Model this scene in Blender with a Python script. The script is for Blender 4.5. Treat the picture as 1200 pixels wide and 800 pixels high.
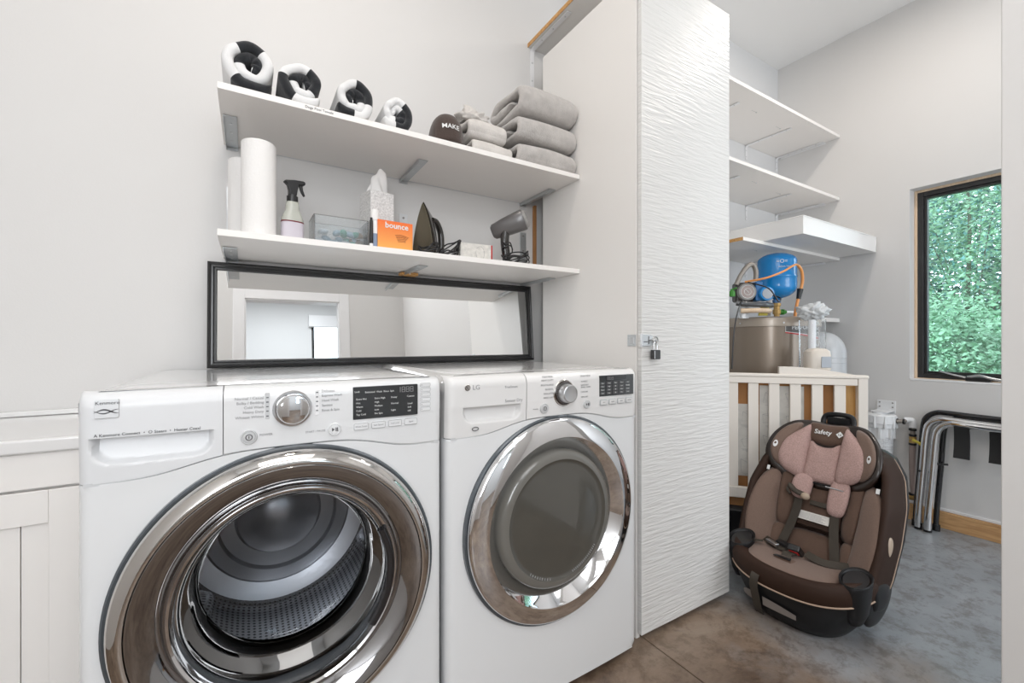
import bpy, bmesh, math, random
from mathutils import Vector, Matrix, noise
for o in list(bpy.data.objects): bpy.data.objects.remove(o)
S = bpy.context.scene
C = S.collection
PI = math.pi
random.seed(7)

# ------------------------------------------------------------ camera
CAMH = 1.075
cam_d = bpy.data.cameras.new('camera'); cam = bpy.data.objects.new('camera', cam_d); C.objects.link(cam)
cam_d.sensor_width = 36; cam_d.lens = 509.23/1200*36; cam_d.shift_x = -2.8/1200; cam_d.clip_start = 0.02
cam.location = (0, 0, CAMH); cam.rotation_euler = (PI/2, 0, -0.5515)
S.camera = cam
# ------------------------------------------------------------ sky, lights, exposure
S.view_settings.view_transform = 'Standard'; S.view_settings.look = 'None'
S.view_settings.gamma = 1; S.view_settings.use_curve_mapping = False
S.view_settings.exposure = -0.12
w = bpy.data.worlds.new('sky'); S.world = w; w.use_nodes = True
bgn = w.node_tree.nodes['Background']; bgn.inputs[0].default_value = (0.80, 0.91, 1.0, 1); bgn.inputs[1].default_value = 5.0

def area(name, loc, size, power, color, rot=(0, 0, 0), size_y=None, shape=None):
    l = bpy.data.lights.new(name, 'AREA'); l.energy = power; l.color = color; l.size = size
    if size_y: l.shape = 'RECTANGLE'; l.size_y = size_y
    if shape: l.shape = shape
    o = bpy.data.objects.new(name, l); C.objects.link(o); o.location = loc; o.rotation_euler = rot
    return o
WARM = (1.0, 0.90, 0.80)
area('laundry_downlight', (0.15, 0.85, 3.10), 0.22, 8, WARM, shape='DISK')
area('laundry_ceiling_fill', (0.1, -0.45, 3.08), 1.4, 14, (1, 0.955, 0.92))  # large soft fill added under the ceiling, not a fixture
area('laundry_rear_fill', (0.3, -1.40, 2.62), 1.6, 15, (0.95, 0.975, 1.0), rot=(math.radians(80), 0, 0), size_y=0.5)  # fill added behind the camera to brighten the shelf wall
area('hall_fill', (2.6, -1.42, 1.3), 1.3, 30, (0.88, 0.94, 1.0), rot=(math.radians(88), 0, 0), size_y=1.5)  # cool fill added behind the camera, no window in that wall
area('utility_downlight', (2.55, 0.80, 3.10), 0.16, 9, WARM, shape='DISK')
area('utility_ceiling_fill', (2.5, 0.0, 3.08), 1.2, 7, (0.98, 0.99, 1.0))  # soft overhead fill added for the utility room, not a fixture
area('side_fill', (-0.80, -1.42, 1.62), 0.7, 30, (0.92, 0.96, 1.0), rot=(math.radians(88), 0, math.radians(-12)), size_y=1.3)  # frontal fill added for the shaded shelves, no window here
area('back_room_fill', (0.6, -3.2, 2.95), 1.6, 90, (0.93, 0.97, 1.0))  # overhead fill added for the room past the doorway

# ------------------------------------------------------------ materials
def nt(name):
    m = bpy.data.materials.new(name); m.use_nodes = True
    return m, m.node_tree.nodes, m.node_tree.links, m.node_tree.nodes['Principled BSDF']
def mat(name, col, rough=0.5, metal=0.0, bump=0.0, bscale=80, coat=0.0, vary=0.0, vscale=6, spec=None, sheen=0.0, detail=4):
    m, n, l, b = nt(name)
    b.inputs['Base Color'].default_value = (*col, 1); b.inputs['Roughness'].default_value = rough; b.inputs['Metallic'].default_value = metal
    if coat: b.inputs['Coat Weight'].default_value = coat; b.inputs['Coat Roughness'].default_value = 0.06
    if spec is not None: b.inputs['Specular IOR Level'].default_value = spec
    if sheen: b.inputs['Sheen Weight'].default_value = sheen
    tc = n.new('ShaderNodeTexCoord')
    if vary:
        t = n.new('ShaderNodeTexNoise'); t.inputs['Scale'].default_value = vscale; t.inputs['Detail'].default_value = 5
        l.new(tc.outputs['Object'], t.inputs['Vector'])
        r = n.new('ShaderNodeValToRGB'); r.color_ramp.elements[0].position = 0.3; r.color_ramp.elements[1].position = 0.7
        r.color_ramp.elements[0].color = (*[c*(1-vary) for c in col], 1); r.color_ramp.elements[1].color = (*[min(1, c*(1+vary)) for c in col], 1)
        l.new(t.outputs[0], r.inputs[0]); l.new(r.outputs[0], b.inputs['Base Color'])
    if bump:
        t = n.new('ShaderNodeTexNoise'); t.inputs['Scale'].default_value = bscale; t.inputs['Detail'].default_value = detail
        l.new(tc.outputs['Object'], t.inputs['Vector'])
        bp = n.new('ShaderNodeBump'); bp.inputs['Strength'].default_value = bump; bp.inputs['Distance'].default_value = 0.004
        l.new(t.outputs[0], bp.inputs['Height']); l.new(bp.outputs[0], b.inputs['Normal'])
    return m
def thin_glass(name, tint=(1, 1, 1), refl=1.0, haze=0.0, ior=1.5):
    m, n, l, b = nt(name)
    out = n['Material Output']; n.remove(b)
    tr = n.new('ShaderNodeBsdfTransparent'); tr.inputs[0].default_value = (*tint, 1)
    gl = n.new('ShaderNodeBsdfGlossy'); gl.inputs['Roughness'].default_value = 0.02; gl.inputs[0].default_value = (refl, refl, refl, 1)
    lw = n.new('ShaderNodeFresnel'); lw.inputs[0].default_value = ior
    mx = n.new('ShaderNodeMixShader'); l.new(lw.outputs[0], mx.inputs[0]); l.new(tr.outputs[0], mx.inputs[1]); l.new(gl.outputs[0], mx.inputs[2])
    last = mx
    if haze:
        df = n.new('ShaderNodeBsdfDiffuse'); df.inputs[0].default_value = (0.85, 0.87, 0.88, 1)
        m2 = n.new('ShaderNodeMixShader'); m2.inputs[0].default_value = haze
        l.new(mx.outputs[0], m2.inputs[1]); l.new(df.outputs[0], m2.inputs[2]); last = m2
    l.new(last.outputs[0], out.inputs[0])
    return m
def wood(name, c1, c2, scale=(1, 12, 12), rough=0.45):
    m, n, l, b = nt(name)
    tc = n.new('ShaderNodeTexCoord'); mp = n.new('ShaderNodeMapping'); mp.inputs['Scale'].default_value = scale
    t = n.new('ShaderNodeTexNoise'); t.inputs['Scale'].default_value = 6; t.inputs['Detail'].default_value = 8; t.inputs['Distortion'].default_value = 1.2
    r = n.new('ShaderNodeValToRGB'); r.color_ramp.elements[0].position = 0.3; r.color_ramp.elements[1].position = 0.7
    r.color_ramp.elements[0].color = (*c1, 1); r.color_ramp.elements[1].color = (*c2, 1)
    l.new(tc.outputs['Object'], mp.inputs[0]); l.new(mp.outputs[0], t.inputs['Vector']); l.new(t.outputs[0], r.inputs[0]); l.new(r.outputs[0], b.inputs['Base Color'])
    b.inputs['Roughness'].default_value = rough
    return m

M = {}
M['wall'] = mat('wall_paint', (0.71, 0.70, 0.69), 0.6, bump=0.05, bscale=220)
M['wall_cool'] = mat('wall_paint_cool', (0.74, 0.745, 0.75), 0.6, bump=0.05, bscale=220)
M['ceiling'] = mat('ceiling_paint', (0.84, 0.84, 0.835), 0.7)
M['white'] = mat('white_laminate', (0.86, 0.835, 0.81), 0.38)
M['melamine'] = mat('white_melamine', (0.82, 0.80, 0.775), 0.42)
M['enamel'] = mat('white_enamel', (0.775, 0.785, 0.795), 0.16, coat=0.6, bump=0.012, bscale=40, detail=1)
M['pocket'] = mat('white_drawer_plastic', (0.74, 0.75, 0.765), 0.34)
M['pocket_warm'] = mat('warm_white_drawer_plastic', (0.76, 0.755, 0.75), 0.34)
M['enamel_warm'] = mat('white_enamel_warm', (0.79, 0.785, 0.78), 0.14, coat=0.6)
M['chrome'] = mat('chrome', (0.78, 0.78, 0.79), 0.045, 1.0)
M['dark_chrome'] = mat('smoked_chrome', (0.36, 0.357, 0.362), 0.05, 1.0)
M['mid_chrome'] = mat('tinted_chrome', (0.60, 0.58, 0.56), 0.05, 1.0)
M['steel'] = mat('stainless_steel', (0.62, 0.63, 0.64), 0.28, 1.0)
M['zinc'] = mat('zinc_plate', (0.55, 0.57, 0.58), 0.38, 0.85, bump=0.15, bscale=150)
M['drum_steel'] = mat('brushed_drum_steel', (0.42, 0.43, 0.45), 0.33, 0.95, bump=0.1, bscale=60)
M['rubber'] = mat('grey_rubber', (0.075, 0.08, 0.085), 0.35, coat=0.4)
M['black'] = mat('black_plastic', (0.012, 0.012, 0.013), 0.32)
M['black_gloss'] = mat('black_gloss', (0.012, 0.012, 0.014), 0.08, coat=0.5)
M['display'] = mat('display_glass', (0.03, 0.033, 0.036), 0.12, coat=0.6)
M['print_grey'] = mat('grey_print', (0.33, 0.33, 0.34), 0.6)
M['print_dark'] = mat('dark_print', (0.08, 0.08, 0.085), 0.6)
M['print_white'] = mat('white_print', (0.75, 0.76, 0.76), 0.6)
M['led'] = mat('led_window', (0.16, 0.17, 0.18), 0.3)
M['line'] = mat('seam_shadow_gap', (0.60, 0.61, 0.62), 0.7)
M['mirror'] = mat('mirror_silver', (0.93, 0.94, 0.94), 0.0, 1.0)
M['frame_black'] = mat('black_frame', (0.02, 0.02, 0.021), 0.32, coat=0.2)
M['terry_black'] = mat('charcoal_terry', (0.014, 0.016, 0.020), 0.95, bump=0.6, bscale=500, vary=0.3, vscale=60, sheen=0.25)
M['terry_white'] = mat('white_terry', (0.80, 0.80, 0.80), 0.95, bump=0.5, bscale=400)
M['terry_grey'] = mat('grey_plush_terry', (0.50, 0.475, 0.455), 0.95, bump=0.8, bscale=300, vary=0.10, vscale=40, sheen=0.35)
M['cloth_pale'] = mat('pale_grey_cloth', (0.63, 0.60, 0.57), 0.9, bump=0.5, bscale=250, vary=0.06, vscale=30)
M['brown_cloth'] = mat('dark_brown_corduroy', (0.055, 0.035, 0.028), 0.85, bump=0.5, bscale=300, sheen=0.3)
M['paper'] = mat('paper_towel', (0.84, 0.825, 0.81), 0.85, bump=0.3, bscale=120)
M['tissue_box'] = mat('tissue_box_print', (0.72, 0.71, 0.70), 0.6, vary=0.22, vscale=160)
M['spray_plastic'] = mat('translucent_bottle', (0.46, 0.47, 0.42), 0.25, coat=0.3)
M['label_lilac'] = mat('lilac_label', (0.60, 0.56, 0.62), 0.5)
M['maroon'] = mat('maroon_band', (0.16, 0.02, 0.03), 0.4)
M['acrylic'] = thin_glass('clear_acrylic', (0.93, 0.95, 0.96), 0.9, 0.10)
M['pane'] = thin_glass('window_pane_glass', (0.95, 0.98, 0.99), 0.8)
M['bowl_glass'] = thin_glass('door_bowl_glass', (0.84, 0.85, 0.87), 0.42, 0.0)
M['smoke_glass'] = mat('smoked_door_glass', (0.075, 0.072, 0.062), 0.07, coat=1.0)
M['smoke_rim'] = mat('smoked_glass_rim', (0.16, 0.155, 0.14), 0.12, coat=0.8)
M['orange'] = mat('orange_carton', (0.85, 0.20, 0.02), 0.45)
M['red'] = mat('red_plastic', (0.55, 0.02, 0.02), 0.4)
M['iron_grey'] = mat('iron_grey_plastic', (0.28, 0.27, 0.26), 0.3)
M['iron_black'] = mat('iron_dark_plastic', (0.02, 0.017, 0.015), 0.25, coat=0.4)
M['sole'] = mat('iron_soleplate', (0.17, 0.15, 0.11), 0.25, 0.9)
M['gun'] = mat('hair_dryer_grey', (0.14, 0.135, 0.135), 0.3, 0.2, coat=0.2)
M['foil_box'] = mat('white_patterned_carton', (0.66, 0.64, 0.60), 0.6, vary=0.12, vscale=90)
M['ply'] = wood('raw_plywood_edge', (0.50, 0.24, 0.07), (0.70, 0.40, 0.14))
M['oak'] = wood('pine_baseboard', (0.46, 0.24, 0.10), (0.72, 0.45, 0.22), (14, 1, 10))
M['maple'] = wood('pale_wood_jamb', (0.62, 0.45, 0.30), (0.74, 0.58, 0.42), (12, 12, 1))
M['cardboard'] = mat('brown_cardboard', (0.40, 0.19, 0.07), 0.8, vary=0.12, vscale=8)
M['sheet'] = mat('printed_paper_sheet', (0.66, 0.64, 0.60), 0.7, vary=0.10, vscale=18)
M['crib_white'] = mat('cream_painted_wood', (0.82, 0.76, 0.69), 0.35)
M['pine_panel'] = wood('pine_panel', (0.62, 0.32, 0.09), (0.75, 0.45, 0.17), (10, 10, 1))
M['heater'] = mat('taupe_painted_steel', (0.25, 0.20, 0.155), 0.28, 0.35, coat=0.3)
M['heater_lid'] = mat('taupe_lid', (0.40, 0.34, 0.28), 0.3, 0.2, coat=0.3)
M['blue'] = mat('blue_tank_paint', (0.008, 0.24, 0.60), 0.22, coat=0.5)
M['motor_blue'] = mat('motor_blue', (0.02, 0.14, 0.36), 0.4)
M['brass'] = mat('brass', (0.50, 0.33, 0.13), 0.35, 0.9)
M['hose_orange'] = mat('orange_hose', (0.80, 0.33, 0.10), 0.4)
M['hose_grey'] = mat('braided_hose', (0.30, 0.27, 0.24), 0.4, 0.5, bump=0.4, bscale=300)
M['yellow'] = mat('yellow_tag', (0.62, 0.52, 0.08), 0.6)
M['green'] = mat('green_plastic', (0.05, 0.25, 0.03), 0.5)
M['film'] = thin_glass('clear_film', (0.98, 0.99, 1.0), 0.9, 0.12, 1.12)
M['silver'] = mat('silver_plastic', (0.66, 0.67, 0.68), 0.3, 0.35)
M['gap_ring'] = mat('blue_grey_gap_shadow', (0.10, 0.115, 0.13), 0.2, 0.3, coat=0.3)  # dark tone painting the shadowed gap around the door chrome
M['film_white'] = thin_glass('white_film', (0.9, 0.9, 0.9), 0.9, 0.65)
M['tank_grey'] = mat('pale_grey_tank', (0.56, 0.58, 0.60), 0.35, coat=0.2)
M['device'] = mat('beige_device', (0.66, 0.60, 0.53), 0.35)
M['device_face'] = mat('grey_device_face', (0.35, 0.38, 0.42), 0.3)
M['shell'] = mat('dark_brown_shell', (0.018, 0.010, 0.007), 0.28, coat=0.25)
M['shell_black'] = mat('black_shell', (0.008, 0.008, 0.009), 0.42, spec=0.35)
M['fab_brown'] = mat('brown_seat_fabric', (0.105, 0.061, 0.042), 0.85, bump=0.25, bscale=400, vary=0.08, vscale=200, sheen=0.15)
M['fab_taupe'] = mat('taupe_seat_fabric', (0.165, 0.108, 0.083), 0.85, bump=0.3, bscale=400, vary=0.08, vscale=200, sheen=0.15)
M['fab_dark'] = mat('dark_side_fabric', (0.030, 0.0145, 0.009), 0.6, bump=0.1, bscale=300, spec=0.2)
M['fab_rose'] = mat('rose_melange_fabric', (0.42, 0.28, 0.255), 0.9, bump=0.4, bscale=350, vary=0.22, vscale=260)
M['piping'] = mat('tan_piping', (0.42, 0.30, 0.22), 0.6)
M['tan'] = mat('tan_plastic', (0.42, 0.33, 0.25), 0.4)
M['strap'] = mat('olive_brown_webbing', (0.040, 0.031, 0.022), 0.7, bump=0.3, bscale=400)
M['filter_white'] = mat('white_filter_plastic', (0.82, 0.83, 0.84), 0.3, coat=0.2)
M['pex'] = mat('brown_grey_pipe', (0.36, 0.29, 0.27), 0.4)
M['black_fabric'] = mat('black_webbing', (0.015, 0.015, 0.016), 0.6)
M['leaf_a'] = mat('leaf_green', (0.19, 0.36, 0.22), 0.5, vary=0.55, vscale=2.2)
M['leaf_b'] = mat('leaf_blue_green', (0.13, 0.31, 0.28), 0.5, vary=0.5, vscale=1.6)
M['bark'] = mat('bark', (0.11, 0.12, 0.09), 0.9, bump=0.6, bscale=20)
M['grass'] = mat('lawn', (0.12, 0.22, 0.07), 0.9, vary=0.3)
M['vinyl'] = mat('white_vinyl', (0.85, 0.85, 0.86), 0.35)
M['foam'] = mat('white_pad_vinyl', (0.86, 0.845, 0.83), 0.4, bump=0.2, bscale=14)

# concrete floor: stained and mottled
m, n, l, b = nt('stained_concrete'); M['concrete'] = m
tc = n.new('ShaderNodeTexCoord')
def nz(scale, detail=8, rough=0.6, dist=0.0):
    t = n.new('ShaderNodeTexNoise'); t.inputs['Scale'].default_value = scale; t.inputs['Detail'].default_value = detail
    t.inputs['Roughness'].default_value = rough; t.inputs['Distortion'].default_value = dist
    l.new(tc.outputs['Object'], t.inputs['Vector']); return t
def ramp(src, stops):
    r = n.new('ShaderNodeValToRGB'); e = r.color_ramp.elements
    e[0].position, e[0].color = stops[0][0], (*stops[0][1], 1); e[1].position, e[1].color = stops[-1][0], (*stops[-1][1], 1)
    for p, c in stops[1:-1]:
        q = e.new(p); q.color = (*c, 1)
    l.new(src, r.inputs[0]); return r
n1 = nz(2.2, 9, 0.68, 0.6); r1 = ramp(n1.outputs[0], [(0.34, (0.095, 0.062, 0.042)), (0.50, (0.19, 0.135, 0.096)), (0.68, (0.27, 0.21, 0.16))])
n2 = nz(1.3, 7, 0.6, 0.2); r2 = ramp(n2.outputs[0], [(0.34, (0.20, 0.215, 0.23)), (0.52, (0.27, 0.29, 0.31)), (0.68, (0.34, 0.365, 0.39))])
# brown stain throughout; bluish grey paints the window daylight reflected on it: ragged boundary beyond x ~ 1.85
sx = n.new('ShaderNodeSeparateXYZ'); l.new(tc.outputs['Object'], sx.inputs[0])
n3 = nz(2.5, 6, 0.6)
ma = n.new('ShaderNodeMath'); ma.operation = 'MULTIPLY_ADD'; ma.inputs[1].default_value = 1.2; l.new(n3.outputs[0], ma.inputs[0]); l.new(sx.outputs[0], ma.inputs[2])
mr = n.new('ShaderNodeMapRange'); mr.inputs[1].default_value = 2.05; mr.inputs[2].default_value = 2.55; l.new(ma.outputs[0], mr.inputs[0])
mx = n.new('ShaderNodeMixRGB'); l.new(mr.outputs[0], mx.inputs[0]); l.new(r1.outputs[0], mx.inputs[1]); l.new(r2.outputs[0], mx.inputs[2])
n4 = nz(14, 10, 0.75, 0.2); r4 = ramp(n4.outputs[0], [(0.40, (0.55, 0.50, 0.46)), (0.52, (1, 1, 1)), (0.62, (1.0, 1.0, 1.0))])
m2 = n.new('ShaderNodeMixRGB'); m2.blend_type = 'MULTIPLY'; m2.inputs[0].default_value = 0.75; l.new(mx.outputs[0], m2.inputs[1]); l.new(r4.outputs[0], m2.inputs[2])
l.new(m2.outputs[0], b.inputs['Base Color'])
rr = n.new('ShaderNodeMapRange'); rr.inputs[3].default_value = 0.22; rr.inputs[4].default_value = 0.55; l.new(n4.outputs[0], rr.inputs[0]); l.new(rr.outputs[0], b.inputs['Roughness'])
bp = n.new('ShaderNodeBump'); bp.inputs['Strength'].default_value = 0.12; bp.inputs['Distance'].default_value = 0.004; l.new(n4.outputs[0], bp.inputs['Height']); l.new(bp.outputs[0], b.inputs['Normal'])

# wave-textured cabinet door
m, n, l, b = nt('wave_textured_laminate'); M['wave'] = m
b.inputs['Base Color'].default_value = (0.71, 0.705, 0.69, 1); b.inputs['Roughness'].default_value = 0.36
tc = n.new('ShaderNodeTexCoord'); mp = n.new('ShaderNodeMapping'); mp.inputs['Scale'].default_value = (9, 1, 95)
t = n.new('ShaderNodeTexNoise'); t.inputs['Scale'].default_value = 1.0; t.inputs['Detail'].default_value = 2.5; t.inputs['Roughness'].default_value = 0.5; t.inputs['Distortion'].default_value = 0.35
l.new(tc.outputs['Object'], mp.inputs[0]); l.new(mp.outputs[0], t.inputs['Vector'])
bp = n.new('ShaderNodeBump'); bp.inputs['Strength'].default_value = 0.6; bp.inputs['Distance'].default_value = 0.007; l.new(t.outputs[0], bp.inputs['Height']); l.new(bp.outputs[0], b.inputs['Normal'])

# perforated stainless drum
m, n, l, b = nt('perforated_steel'); M['perf'] = m
b.inputs['Metallic'].default_value = 0.9; b.inputs['Roughness'].default_value = 0.27
tc = n.new('ShaderNodeTexCoord'); v = n.new('ShaderNodeTexVoronoi'); v.inputs['Scale'].default_value = 74; v.inputs['Randomness'].default_value = 0.0; v.voronoi_dimensions = '2D'
sx = n.new('ShaderNodeSeparateXYZ'); l.new(tc.outputs['Object'], sx.inputs[0])
def mth(op, a, c=None):
    q = n.new('ShaderNodeMath'); q.operation = op
    for i, s_ in enumerate((a, c)):
        if s_ is None: continue
        if isinstance(s_, (int, float)): q.inputs[i].default_value = s_
        else: l.new(s_, q.inputs[i])
    return q.outputs[0]
zz = mth('SUBTRACT', sx.outputs[2], 0.537); ang = mth('MULTIPLY', mth('ARCTAN2', zz, sx.outputs[0]), 0.258)
rad = mth('SQRT', mth('ADD', mth('MULTIPLY', zz, zz), mth('MULTIPLY', sx.outputs[0], sx.outputs[0])))
cv_ = n.new('ShaderNodeCombineXYZ'); l.new(ang, cv_.inputs[0]); l.new(mth('SUBTRACT', sx.outputs[1], rad), cv_.inputs[1])
l.new(cv_.outputs[0], v.inputs['Vector'])
r = n.new('ShaderNodeValToRGB'); r.color_ramp.elements[0].position = 0.22; r.color_ramp.elements[1].position = 0.3
r.color_ramp.elements[0].color = (0.05, 0.05, 0.05, 1); r.color_ramp.elements[1].color = (0.46, 0.47, 0.49, 1)
l.new(v.outputs['Distance'], r.inputs[0]); l.new(r.outputs[0], b.inputs['Base Color'])
bp = n.new('ShaderNodeBump'); bp.inputs['Strength'].default_value = 0.5; bp.inputs['Distance'].default_value = 0.004; l.new(r.outputs[0], bp.inputs['Height']); l.new(bp.outputs[0], b.inputs['Normal'])

# orange carton: gradient printed on the box
m = M['orange']; n, l, b = m.node_tree.nodes, m.node_tree.links, m.node_tree.nodes['Principled BSDF']
tc = n.new('ShaderNodeTexCoord'); sx = n.new('ShaderNodeSeparateXYZ'); l.new(tc.outputs['Generated'], sx.inputs[0])
r = n.new('ShaderNodeValToRGB'); r.color_ramp.elements[0].color = (0.90, 0.42, 0.10, 1); r.color_ramp.elements[1].color = (0.85, 0.16, 0.03, 1)
l.new(sx.outputs[2], r.inputs[0]); l.new(r.outputs[0], b.inputs['Base Color'])

# ------------------------------------------------------------ mesh helpers
def empty(name, loc=(0, 0, 0), rz=0, rx=0, ry=0):
    o = bpy.data.objects.new(name, None); C.objects.link(o); o.location = loc; o.rotation_euler = (rx, ry, rz); o.empty_display_size = 0.05
    return o
def tag(o, label=None, cat=None, group=None, kind=None):
    if label: o['label'] = label
    if cat: o['category'] = cat
    if group: o['group'] = group
    if kind: o['kind'] = kind
    return o
def obj(name, bm, m, parent=None, smooth=False, bevel=0, label=None, kind=None, loc=None, normals=True, seg=2):
    if normals: bmesh.ops.recalc_face_normals(bm, faces=bm.faces)
    me = bpy.data.meshes.new(name); bm.to_mesh(me); bm.free()
    ms = m if isinstance(m, (list, tuple)) else [m]
    for k in ms: me.materials.append(M[k] if isinstance(k, str) else k)
    o = bpy.data.objects.new(name, me); C.objects.link(o)
    if parent: o.parent = parent
    if loc: o.location = loc
    if smooth:
        me.polygons.foreach_set('use_smooth', [True]*len(me.polygons))
        if smooth != 'all': me.set_sharp_from_angle(angle=math.radians(38))
    if bevel:
        md = o.modifiers.new('bevel', 'BEVEL'); md.width = bevel; md.segments = seg; md.limit_method = 'ANGLE'; md.angle_limit = math.radians(40)
        me.polygons.foreach_set('use_smooth', [True]*len(me.polygons)); md.harden_normals = True
    if label: o['label'] = label
    if kind: o['kind'] = kind
    return o
def B(): return bmesh.new()
def bx(bm, x0, x1, y0, y1, z0, z1, mi=0):
    v = [bm.verts.new(p) for p in ((x0, y0, z0), (x1, y0, z0), (x1, y1, z0), (x0, y1, z0), (x0, y0, z1), (x1, y0, z1), (x1, y1, z1), (x0, y1, z1))]
    for f in ((0, 3, 2, 1), (4, 5, 6, 7), (0, 1, 5, 4), (1, 2, 6, 5), (2, 3, 7, 6), (3, 0, 4, 7)):
        q = bm.faces.new([v[i] for i in f]); q.material_index = mi
    return v
def box(name, x0, x1, y0, y1, z0, z1, m, parent=None, bevel=0.002, **k):
    b = B(); bx(b, x0, x1, y0, y1, z0, z1); return obj(name, b, m, parent, bevel=bevel, **k)
def grid(bm, rows, closed_u=False, closed_v=False, mi=None):
    V = [[bm.verts.new(p) for p in r] for r in rows]
    nr, nc = len(V), len(V[0])
    for i in range(nr - (0 if closed_v else 1)):
        for j in range(nc - (0 if closed_u else 1)):
            f = bm.faces.new([V[i][j], V[i][(j+1) % nc], V[(i+1) % nr][(j+1) % nc], V[(i+1) % nr][j]])
            if mi is not None: f.material_index = mi(i, j) if callable(mi) else mi
    return V
def cap(bm, ring): bm.faces.new(ring)
def lathe(bm, prof, seg=64, axis='Z', c=(0, 0, 0), capends=True):
    # prof: list of (r, h)
    rows = []
    for r, h in prof:
        row = []
        for k in range(seg):
            a = 2*PI*k/seg
            p = {'Z': (r*math.cos(a), r*math.sin(a), h), 'Y': (r*math.cos(a), h, r*math.sin(a)), 'X': (h, r*math.cos(a), r*math.sin(a))}[axis]
            row.append((p[0]+c[0], p[1]+c[1], p[2]+c[2]))
        rows.append(row)
    V = grid(bm, rows, closed_u=True)
    if capends:
        for row, pr in ((V[0], prof[0]), (V[-1], prof[-1])):
            if pr[0] > 1e-5: bm.faces.new(row)
    bmesh.ops.remove_doubles(bm, verts=[v for r in V for v in r], dist=1e-6)
def smooth_path(pts, n=8, closed=False):
    pts = [Vector(p) for p in pts]; out = []; N = len(pts)
    rng = range(N) if closed else range(N-1)
    for i in rng:
        p0 = pts[(i-1) % N] if closed or i > 0 else pts[0]*2-pts[1]
        p1, p2 = pts[i], pts[(i+1) % N]
        p3 = pts[(i+2) % N] if closed or i+2 < N else pts[-1]*2-pts[-2]
        for k in range(n):
            t = k/n
            out.append(0.5*((2*p1)+(-p0+p2)*t+(2*p0-5*p1+4*p2-p3)*t*t+(-p0+3*p1-3*p2+p3)*t**3))
    if not closed: out.append(pts[-1])
    return out
def tube(bm, pts, r, seg=10, n=6, closed=False, smooth=True, flat=None, up=None):
    P = smooth_path(pts, n, closed) if smooth else [Vector(p) for p in pts]
    N = len(P); rows = []
    prev = None
    for i, p in enumerate(P):
        a = P[(i-1) % N] if (closed or i > 0) else p
        c = P[(i+1) % N] if (closed or i < N-1) else p
        t = (c-a).normalized()
        if prev is None:
            ref = Vector(up) if up else (Vector((0, 0, 1)) if abs(t.z) < 0.9 else Vector((1, 0, 0)))
            u = (ref - t*ref.dot(t)).normalized()
        else:
            u = (prev - t*prev.dot(t)).normalized()
        prev = u; v = t.cross(u)
        rr = r(i/(N-1)) if callable(r) else r
        ru, rv = (rr, rr) if not flat else (rr*flat, rr)
        rows.append([p+u*ru*math.cos(2*PI*k/seg)+v*rv*math.sin(2*PI*k/seg) for k in range(seg)])
    V = grid(bm, rows, closed_u=True, closed_v=closed)
    if not closed: bm.faces.new(V[0]); bm.faces.new(V[-1])
def rrect(w_, h_, r, n=6):
    out = []
    for cx, cy, a0 in ((w_/2-r, h_/2-r, 0), (-w_/2+r, h_/2-r, 90), (-w_/2+r, -h_/2+r, 180), (w_/2-r, -h_/2+r, 270)):
        for k in range(n+1):
            a = math.radians(a0+90*k/n); out.append((cx+r*math.cos(a), cy+r*math.sin(a)))
    return out
def pillow(bm, outline, warp, thick, rings=7, power=2.4, back=0.0, sm=4, edge=0.15):
    # bulged pad from a closed 2-D outline; warp(u, v, w) places it
    P = [Vector((p[0], p[1], 0)) for p in outline]
    if sm: P = smooth_path(P, sm, True)
    cx = sum(p.x for p in P)/len(P); cy = sum(p.y for p in P)/len(P)
    rows = [[warp(p.x, p.y, -back) for p in P]]
    for k in range(rings+1):
        s = 1 - k/rings
        h = thick*(edge+(1-edge)*(max(0, 1-s**power))**0.5)
        if k == rings:
            c = bm.verts.new(warp(cx, cy, thick)); break
        rows.append([warp(cx+(p.x-cx)*s, cy+(p.y-cy)*s, h) for p in P])
    V = grid(bm, rows, closed_u=True)
    last = V[-1]
    for j in range(len(last)): bm.faces.new([last[j], last[(j+1) % len(last)], c])
    bm.faces.new(V[0])
def prism(bm, outline, a0, a1, plane='XZ', mi=0):
    def pt(u, v, w): return {'XZ': (u, w, v), 'XY': (u, v, w), 'YZ': (w, u, v)}[plane]
    A = [bm.verts.new(pt(u, v, a0)) for u, v in outline]; Bv = [bm.verts.new(pt(u, v, a1)) for u, v in outline]
    bm.faces.new(A).material_index = mi; bm.faces.new(Bv[::-1]).material_index = mi
    for i in range(len(A)):
        bm.faces.new([A[i], A[(i+1) % len(A)], Bv[(i+1) % len(A)], Bv[i]]).material_index = mi
DEPS = bpy.context.evaluated_depsgraph_get()
def text_into(bm, s, size, mtx, align='LEFT', extrude=0.0003, shear=0.0, spacing=1.0, bold=0.0):
    cu = bpy.data.curves.new('t', 'FONT'); cu.body = s; cu.size = size; cu.extrude = extrude; cu.align_x = align; cu.align_y = 'CENTER'
    cu.shear = shear; cu.space_character = spacing; cu.resolution_u = 2; cu.offset = bold
    o = bpy.data.objects.new('t', cu); C.objects.link(o)
    bpy.context.view_layer.update(); dg = bpy.context.evaluated_depsgraph_get()
    me = bpy.data.meshes.new_from_object(o.evaluated_get(dg)); me.transform(mtx)
    bm.from_mesh(me); bpy.data.meshes.remove(me); bpy.data.objects.remove(o); bpy.data.curves.remove(cu)
FRONT = lambda x, y, z: Matrix.Translation((x, y, z)) @ Matrix.Rotation(PI/2, 4, 'X')   # text facing -Y

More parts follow.
